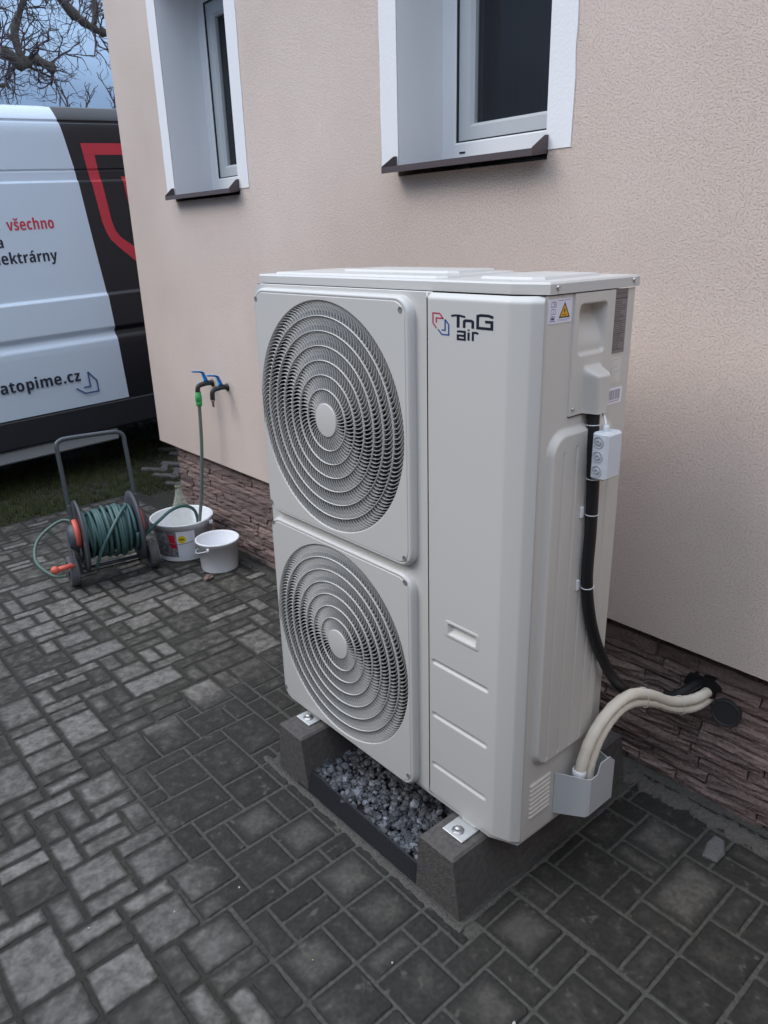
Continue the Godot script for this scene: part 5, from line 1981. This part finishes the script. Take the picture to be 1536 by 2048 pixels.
	tube(ls, spline([Vector3(-0.09, ay + 0.02, 0.12), Vector3(-0.16, ay + 0.05, 0.20), Vector3(-0.14, ay - 0.02, 0.33), Vector3(-0.04, 0.16, 0.37), Vector3(0.06, 0.10, 0.31), Vector3(0.085, 0.095, 0.25)], 8), 0.0082, 10)
	part(h, ls, "loose_end", mat(Color(0.09, 0.16, 0.13), 0.5))
	# and the other that loops over the rim of the bucket
	var inv := Transform3D(Basis(Vector3.UP, -0.17), P).affine_inverse()
	var le := mst(true)
	var wpts := [Vector3(-2.80, 0.16, 0.475), Vector3(-2.755, 0.20, 0.435), Vector3(-2.735, 0.255, 0.37), Vector3(-2.745, 0.292, 0.29), Vector3(-2.76, 0.295, 0.215), Vector3(-2.78, 0.262, 0.15), Vector3(-2.80, 0.20, 0.115), Vector3(-2.81, 0.09, 0.11)]
	var lpts := []
	for q in wpts:
		lpts.append(inv * q)
	tube(le, spline(lpts, 8), 0.0092, 10)
	part(h, le, "loose_end", mat(Color(0.045, 0.115, 0.11), 0.45))

func wp(a: float, r: float, z: float) -> Vector3:
	return Vector3(cos(a) * r, 0.080 + sin(a) * r, z)

func bar(s: SurfaceTool, a: Vector3, b: Vector3, w: float, d: float) -> void:
	# a flat bar in the local x-y plane
	var y := (b - a).normalized()
	var z := Vector3(0, 0, 1)
	var x := y.cross(z).normalized()
	z = x.cross(y)
	box(s, Vector3.ZERO, Vector3(w, (b - a).length() + w * 0.5, d), 0.003, Transform3D(Basis(x, y, z), (a + b) / 2))

# ---------------------------------------------------------------- the van
func side_x(y: float) -> float:       # how far the panel stands out at each height
	var x := 0.0
	if y > 2.36:
		var t := (y - 2.36) / 0.17
		x -= 0.085 * t * t
	x -= 0.010 * (1.0 - smoothstep(0.004, 0.010, absf(y - 2.437)))
	x -= 0.008 * (1.0 - smoothstep(0.003, 0.008, absf(y - 2.138)))
	x += 0.016 * smoothstep(2.075, 2.060, y)
	x += 0.022 * smoothstep(1.325, 1.300, y)
	x -= 0.030 * smoothstep(1.085, 1.045, y)
	x += 0.034 * smoothstep(1.045, 0.985, y)
	x -= 0.02 * clampf((0.95 - y) / 0.4, 0.0, 1.0)
	return x

func diag_z(y: float) -> float:
	var k := [[0.56, -0.366], [1.32, -0.348], [1.70, -0.320], [2.146, -0.292], [2.53, -0.236], [3.0, -0.2]]
	for i in k.size() - 1:
		if y <= k[i + 1][0]:
			return lerpf(k[i][1], k[i + 1][1], (y - k[i][0]) / (k[i + 1][0] - k[i][0]))
	return -0.2

func van() -> void:
	var v := thing("van", Vector3(-4.7, 0, 0), "white delivery van with black front wrap and red shield emblem", "van", "", true)
	v.rotation.x = 0.045
	var ys := join_spans([[0.545, 0.93, 0.05], [0.93, 1.10, 0.006], [1.10, 1.28, 0.05], [1.28, 1.34, 0.005], [1.34, 2.04, 0.05], [2.04, 2.16, 0.003], [2.16, 2.40, 0.03], [2.40, 2.53, 0.004]])
	var rear := 2.0
	var front := -2.75
	var s := mst(true)
	relief(s, [0.0, 0.15, 1.0].map(func(q): return 1.0 - q), ys, func(u, y): return Vector3(side_x(y), y, lerpf(diag_z(y), rear, u)))
	part(v, s, "side_panel", M.van_white)
	var k := mst(true)
	relief(k, [0.0, 0.2, 1.0].map(func(q): return 1.0 - q), ys, func(u, y): return Vector3(side_x(y), y, lerpf(front, diag_z(y), u)))
	part(v, k, "black_wrap", M.van_black)
	# roof, far side, rear, front end
	var xr := -2.05
	var ro := mst(false)
	var e := side_x(2.53)
	quad(ro, Vector3(e, 2.53, rear), Vector3(-0.3, 2.565, rear), Vector3(-0.3, 2.565, -0.236), Vector3(e, 2.53, -0.236))
	quad(ro, Vector3(-0.3, 2.565, rear), Vector3(xr + 0.3, 2.565, rear), Vector3(xr + 0.3, 2.565, -2.3), Vector3(-0.3, 2.565, -2.3))
	quad(ro, Vector3(xr + 0.3, 2.565, rear), Vector3(xr, 2.45, rear), Vector3(xr, 2.45, -2.3), Vector3(xr + 0.3, 2.565, -2.3))
	quad(ro, Vector3(xr, 2.45, rear), Vector3(xr, 0.4, rear), Vector3(xr, 0.4, front), Vector3(xr, 2.45, front + 0.3))
	part(v, ro, "roof", M.van_white)
	var rk := mst(false)
	quad(rk, Vector3(e, 2.53, -0.236), Vector3(-0.3, 2.565, -0.236), Vector3(-0.3, 2.565, -2.3), Vector3(e, 2.53, front))
	part(v, rk, "roof_edge", M.van_black)
	var bd := mst(false)
	box(bd, Vector3(xr / 2, 1.45, rear - 0.03), Vector3(-xr - 0.04, 2.1, 0.06), 0.02)
	part(v, bd, "rear_door", M.van_white)
	# cab nose: bonnet, windscreen, side window
	var nose := mst(false)
	prism(nose, PackedVector2Array([Vector2(-front, 0.35), Vector2(-front, 2.5), Vector2(-front + 0.15, 2.42), Vector2(-front + 0.85, 1.35), Vector2(-front + 1.35, 1.1), Vector2(-front + 1.45, 0.7), Vector2(-front + 1.45, 0.35)]), 0.0, 2.0, Transform3D(Basis(Vector3(0, 0, -1), Vector3(0, 1, 0), Vector3(1, 0, 0)), Vector3(xr + 0.02, 0, 0)), 0.05)
	part(v, nose, "cab", M.van_black)
	var ws := mst(false)
	quad(ws, Vector3(xr + 0.2, 1.42, front - 0.83), Vector3(xr + 0.25, 2.38, front - 0.20), Vector3(-0.25, 2.38, front - 0.20), Vector3(-0.2, 1.42, front - 0.83))
	part(v, ws, "windscreen", M.van_glass)
	# lower trim and sill
	var tr := mst(false)
	box(tr, Vector3(-0.005, 0.437, (rear + front) / 2), Vector3(0.06, 0.205, rear - front), 0.012)
	part(v, tr, "lower_trim", M.van_trim)
	var si := mst(false)
	box(si, Vector3(-0.035, 0.281, (rear - 0.245) / 2), Vector3(0.06, 0.095, rear + 0.245), 0.012)
	part(v, si, "side_step", M.van_sill)
	var un := mst(false)
	box(un, Vector3(xr / 2, 0.40, (rear + front) / 2), Vector3(-xr - 0.14, 0.18, rear - front - 0.1))
	part(v, un, "underbody", M.van_trim)
	# wheels
	for zc in [1.02, -2.72]:
		for xc in [-0.13, xr + 0.13]:
			var w := mst(true)
			var t := Transform3D(Basis(Vector3(0, 0, 1), Vector3(1, 0, 0), Vector3(0, 1, 0)), Vector3(xc, 0.335, zc))
			lathe(w, [Vector2(0.0, -0.10), Vector2(0.20, -0.10), Vector2(0.32, -0.11), Vector2(0.345, -0.08), Vector2(0.345, 0.08), Vector2(0.32, 0.11), Vector2(0.21, 0.105), Vector2(0.20, 0.07), Vector2(0.0, 0.06)], 40, t)
			part(v, w, "wheel", M.black_plastic)
	# red shield outline, inner stroke, following the panel
	var rd := mst(false)
	panel_strip(rd, [[2.305, -0.262, -1.05], [2.262, -0.268, -1.05], [2.232, -0.272, -1.05]])
	panel_strip(rd, [[2.231, -0.272, -0.349], [2.0, -0.304, -0.376], [1.80, -0.331, -0.401], [1.74, -0.347, -0.418], [1.70, -0.364, -0.444], [1.677, -0.376, -0.468], [1.62, -0.432, -0.545], [1.516, -0.545, -0.68], [1.40, -0.68, -0.83], [1.34, -0.75, -0.83]])
	panel_strip(rd, [[2.231, -0.973, -1.05], [1.80, -0.90, -0.97], [1.70, -0.88, -0.95], [1.62, -0.84, -0.93], [1.50, -0.78, -0.87], [1.40, -0.74, -0.80]])
	part(v, rd, "red_emblem", M.van_red)
	var rd2 := mst(false)
	panel_strip(rd2, [[2.092, -0.520, -0.60], [2.0, -0.532, -0.612], [1.88, -0.548, -0.628], [1.82, -0.565, -0.66], [1.74, -0.61, -0.72], [1.66, -0.66, -0.72]])
	part(v, rd2, "red_emblem", M.van_red)
	# lettering: reading direction is -z
	var B := Basis(Vector3(0, 0, -1), Vector3(0, 1, 0), Vector3(1, 0, 0))
	var x1 := side_x(1.7) + 0.0015
	letters(v, "všechno", "lettering", 0.098, 0.0015, M.van_red, Transform3D(B.scaled_local(Vector3(0.80, 1, 1)), Vector3(x1, 1.752, -0.077)))
	letters(v, "a", "lettering", 0.098, 0.0015, M.van_navy, Transform3D(B.scaled_local(Vector3(0.9, 1, 1)), Vector3(x1, 1.648, 0.272)))
	letters(v, "elektrárny", "lettering", 0.098, 0.0015, M.van_navy, Transform3D(B.scaled_local(Vector3(0.90, 1, 1)), Vector3(x1, 1.545, -0.052)))
	var x2 := side_x(0.90) + 0.002
	letters(v, "atopime.cz", "lettering", 0.108, 0.0015, M.van_navy, Transform3D(B.scaled_local(Vector3(0.98, 1, 1)), Vector3(x2, 0.708, -0.030)))
	var bm := mst(false)
	var T := Transform3D(B, Vector3(x2, 0.63, 0.018))
	stroke(bm, [Vector2(0.105, 0.158), Vector2(0.158, 0.088), Vector2(0.158, 0.008), Vector2(0.058, 0.008), Vector2(0.0, 0.055)], 0.011, 0.0012, T)
	stroke(bm, [Vector2(0.105, 0.158), Vector2(0.105, 0.052), Vector2(0.055, 0.052)], 0.011, 0.0012, T)
	part(v, bm, "blue_emblem", M.van_blue)

func panel_strip(s: SurfaceTool, rows: Array) -> void:
	# a printed strip that follows the panel's relief; rows of [height, near z, far z], downwards
	var fine := []
	for i in rows.size() - 1:
		var a: Array = rows[i]
		var b: Array = rows[i + 1]
		var n: int = maxi(1, int((a[0] - b[0]) / 0.006))
		for k in n:
			var t := float(k) / n
			var yy := lerpf(a[0], b[0], t)
			fine.append([yy, lerpf(a[1], b[1], t) - 0.045 * yy, lerpf(a[2], b[2], t) - 0.045 * yy])
	var z: Array = rows[rows.size() - 1]
	fine.append([z[0], z[1] - 0.045 * z[0], z[2] - 0.045 * z[0]])
	for i in fine.size() - 1:
		var a: Array = fine[i]
		var b: Array = fine[i + 1]
		var xa := side_x(a[0]) + 0.0015
		var xb := side_x(b[0]) + 0.0015
		quad(s, Vector3(xb, b[0], b[1]), Vector3(xa, a[0], a[1]), Vector3(xa, a[0], a[2]), Vector3(xb, b[0], b[2]))

# ---------------------------------------------------------------- bare trees behind the van
var twig_count := 0
func grow(s: SurfaceTool, p: Vector3, d: Vector3, L: float, r: float, depth: int, droop: float) -> void:
	if depth <= 0 or r < 0.0012:
		return
	var n := 4
	var pts := PackedVector3Array([p])
	var q := p
	var dir := d
	for i in n:
		dir = (dir + Vector3(rng.randf_range(-1, 1), rng.randf_range(-1, 1) + droop, rng.randf_range(-1, 1)) * 0.26).normalized()
		q = q + dir * L / n
		pts.append(q)
	tube(s, pts, func(f, i): return r * (1.0 - 0.45 * f) * (1.0 + 0.12 * sin(i * 2.3)), 6 if r > 0.012 else 4, false)
	twig_count += 1
	var kids := 3 if depth > 2 else 2
	for k in kids:
		var at: Vector3 = pts[n - k] if k < n else pts[n]
		var side := dir.cross(Vector3(rng.randf_range(-1, 1), rng.randf_range(-1, 1), rng.randf_range(-1, 1))).normalized()
		var nd := (dir * rng.randf_range(0.35, 0.9) + side * rng.randf_range(0.5, 1.0)).normalized()
		grow(s, at, nd, L * rng.randf_range(0.58, 0.82), r * rng.randf_range(0.48, 0.66), depth - 1, droop)

func trees() -> void:
	rng.seed = 44
	var at := Vector3(-9.6, 0.0, 0.9)
	var t := thing("bare_tree", at, "old bare fruit tree with knotted limbs, leaning over behind the van", "tree")
	var tk := mst(true)
	tube(tk, spline([at + Vector3(0, -0.2, 0), at + Vector3(0.05, 1.2, -0.1), Vector3(-9.4, 2.6, 0.45), Vector3(-9.2, 3.4, -0.2)], 5), func(f, i): return 0.19 * (1.0 - 0.55 * f), 12)
	part(t, tk, "trunk", M.bark)
	var limbs := [
		[[Vector3(-9.3, 3.3, -0.1), Vector3(-9.1, 3.62, -0.8), Vector3(-9.0, 3.70, -1.17), Vector3(-9.0, 3.60, -1.38), Vector3(-9.0, 3.66, -1.52), Vector3(-9.0, 3.58, -1.75)], 0.085],
		[[Vector3(-9.2, 3.5, -0.5), Vector3(-9.1, 4.3, -1.2), Vector3(-9.0, 4.42, -1.75), Vector3(-9.0, 4.17, -2.07), Vector3(-9.0, 4.07, -2.26), Vector3(-9.0, 4.04, -2.42), Vector3(-8.95, 4.12, -2.75)], 0.065],
		[[Vector3(-9.0, 3.62, -1.40), Vector3(-9.0, 3.9, -1.36), Vector3(-9.0, 4.2, -1.5), Vector3(-9.0, 4.6, -1.7)], 0.05],
		[[Vector3(-9.0, 4.05, -2.26), Vector3(-9.0, 4.25, -2.32), Vector3(-9.0, 4.6, -2.3)], 0.04],
		[[Vector3(-9.3, 3.0, 0.0), Vector3(-9.1, 3.15, -0.6), Vector3(-9.0, 3.36, -1.1), Vector3(-9.0, 3.35, -1.2)], 0.03],
	]
	var tw := mst(true)
	for lb in limbs:
		var pts := spline(lb[0], 5)
		var ls := mst(true)
		var rr: float = lb[1]
		tube(ls, pts, func(f, i): return rr * (1.0 - 0.5 * f) * (1.0 + 0.16 * sin(i * 1.9) + (0.35 if i % 9 == 6 else 0.0)), 10)
		part(t, ls, "limb", M.bark)
		for i in range(6, pts.size() - 1, 1):
			for m in ((1 if i % 4 else 2) if rr > 0.04 else (1 if i % 2 else 0)):
				var d: Vector3 = (pts[i + 1] - pts[i]).normalized()
				var side := d.cross(Vector3(rng.randf_range(-1, 1), rng.randf_range(-1, 1), rng.randf_range(-1, 1))).normalized()
				grow(tw, pts[i], (side + d * 0.3 + Vector3(0, 0.15, 0)).normalized(), rng.randf_range(0.22, 0.42), rr * rng.randf_range(0.14, 0.22), 4, 0.02)
	var to := part(t, tw, "twigs", M.twig)
	to.set_meta("kind", "stuff")
	# a younger tree farther off whose shoots just clear the van's roof
	var a2 := Vector3(-9.3, 0.0, -2.0)
	var t2 := thing("young_tree", a2, "young bare tree whose shoots just show above the van's roof", "tree")
	var k2 := mst(true)
	tube(k2, spline([a2 + Vector3(0, -0.2, 0), a2 + Vector3(0, 1.2, 0), Vector3(-9.1, 2.4, -2.0)], 4), func(f, i): return 0.06 * (1.0 - 0.5 * f), 10)
	part(t2, k2, "trunk", M.bark)
	for q in [[Vector3(-9.0, 3.43, -1.735), Vector3(-9.0, 3.2, -1.83)], [Vector3(-9.0, 3.37, -2.10), Vector3(-9.0, 3.22, -2.05)], [Vector3(-9.0, 3.50, -2.30), Vector3(-9.0, 3.22, -2.39)]]:
		var ls := mst(true)
		var pp := spline([Vector3(-9.1, 2.4, -2.0), (q[1] + Vector3(-9.1, 2.4, -2.0)) / 2 + Vector3(0.0, 0.05, 0.06), q[1], q[1].lerp(q[0], 0.5) + Vector3(0, 0, -0.03), q[0]], 4)
		tube(ls, pp, func(f, i): return 0.018 * (1.0 - 0.75 * f), 6)
		part(t2, ls, "shoot", M.twig)
		var sh := mst(true)
		for i in range(7, pp.size()):
			grow(sh, pp[i], Vector3(rng.randf_range(-0.5, 0.5), 0.7, rng.randf_range(-1, 1)).normalized(), 0.10, 0.006, 2, 0.1)
		var so := part(t2, sh, "twigs", M.twig)
		so.set_meta("kind", "stuff")

# ---------------------------------------------------------------- small things on the paving
func small_things() -> void:
	rng.seed = 12
	var st := thing("stone_piece", Vector3(-2.425, gy(-2.42, 0.27), 0.27), "brownish broken stone piece on the paving before the small bucket", "stone")
	var s := mst(false)
	var pb := pebble(2)
	for k in range(0, pb.size(), 3):
		tri(s, lump(pb[k], st.position, 0.030), lump(pb[k + 1], st.position, 0.030), lump(pb[k + 2], st.position, 0.030))
	part(st, s, "lump", M.rust_stone)
	var o := Vector3(0.262, gy(0.262, 0.125), 0.125)
	var sl := thing("stone_chip", o, "flat pale broken stone lying on the paving below the duct", "stone")
	var s2 := mst(false)
	prism(s2, PackedVector2Array([Vector2(-0.028, -0.044), Vector2(0.012, -0.050), Vector2(0.028, -0.012), Vector2(0.022, 0.040), Vector2(-0.006, 0.050), Vector2(-0.022, 0.012)]), 0.0, 0.011, Transform3D(Basis(Vector3.UP, 0.35) * Basis(Vector3(1, 0, 0), Vector3(0, 0, -1), Vector3(0, 1, 0)), o), 0.005)
	part(sl, s2, "slab", M.pale_stone)
	var bits := [[1170, Vector2(0.20, 0.93)], [0, Vector2(-0.10, 1.03)], [0, Vector2(-0.61, 1.36)], [0, Vector2(-0.56, 1.19)], [0, Vector2(-0.72, 1.55)], [0, Vector2(-0.24, 1.17)]]
	var names := ["white petal lying on the dark paving at the near right", "pale speck on the light paver at the bottom edge of the paving", "white bird dropping on a paver at the lower left", "small white speck on the square paver at the lower left", "tiny pale crumb on the paving farthest to the lower left", "yellowish scrap of leaf on the dark paving before the block"]
	for k in bits.size():
		var p: Vector2 = bits[k][1]
		var b := mst(false)
		var r := 0.0060 if k == 0 else rng.randf_range(0.0022, 0.0038)
		var poly := PackedVector2Array()
		for i in 7:
			var a := TAU * i / 7.0
			poly.append(Vector2(cos(a) * r * rng.randf_range(0.6, 1.3), sin(a) * r * rng.randf_range(0.5, 1.0)))
		var at := Vector3(p.x, gy(p.x, p.y) + 0.0012, p.y)
		prism(b, poly, 0.0, 0.0016, Transform3D(Basis(Vector3.UP, rng.randf() * TAU) * Basis(Vector3(1, 0, 0), Vector3(0, 0, -1), Vector3(0, 1, 0)), Vector3.ZERO))
		var m: Material = M.leaf_bit if k != 5 else mat(Color(0.30, 0.28, 0.10), 0.8)
		var ob := part(self, b, "petal_scrap" if k == 0 else "petal_scrap_%03d" % k, m)
		ob.position = at
		tag(ob, names[k], "scrap", "scraps on the paving")

func lump(p: Vector3, o: Vector3, r: float) -> Vector3:
	return o + Vector3(p.x * r * 0.8, maxf(p.y, -0.35) * r * 0.6 + r * 0.25, p.z * r * 1.2)

func garden_fence() -> void:
	# the plot's board fence on the far side of the paved strip (behind the photographer)
	var f := thing("board_fence", Vector3(-1.0, -0.15, 3.7), "dark brown board fence along the far side of the paved strip", "fence")
	var bm := grain(mat(Color(0.055, 0.042, 0.034), 0.9), M.rough_tex, 5.0, 0.2)
	for i in 46:
		var b := mst(false)
		box(b, Vector3(-5.0 + i * 0.16, 1.25, 3.7 + (0.012 if i % 2 else 0.0)), Vector3(0.15, 2.9, 0.022), 0.003)
		part(f, b, "board", bm)
	for i in 4:
		var q := mst(false)
		box(q, Vector3(-4.9 + i * 2.35, 1.1, 3.77), Vector3(0.09, 2.5, 0.09), 0.004)
		part(f, q, "post", bm)
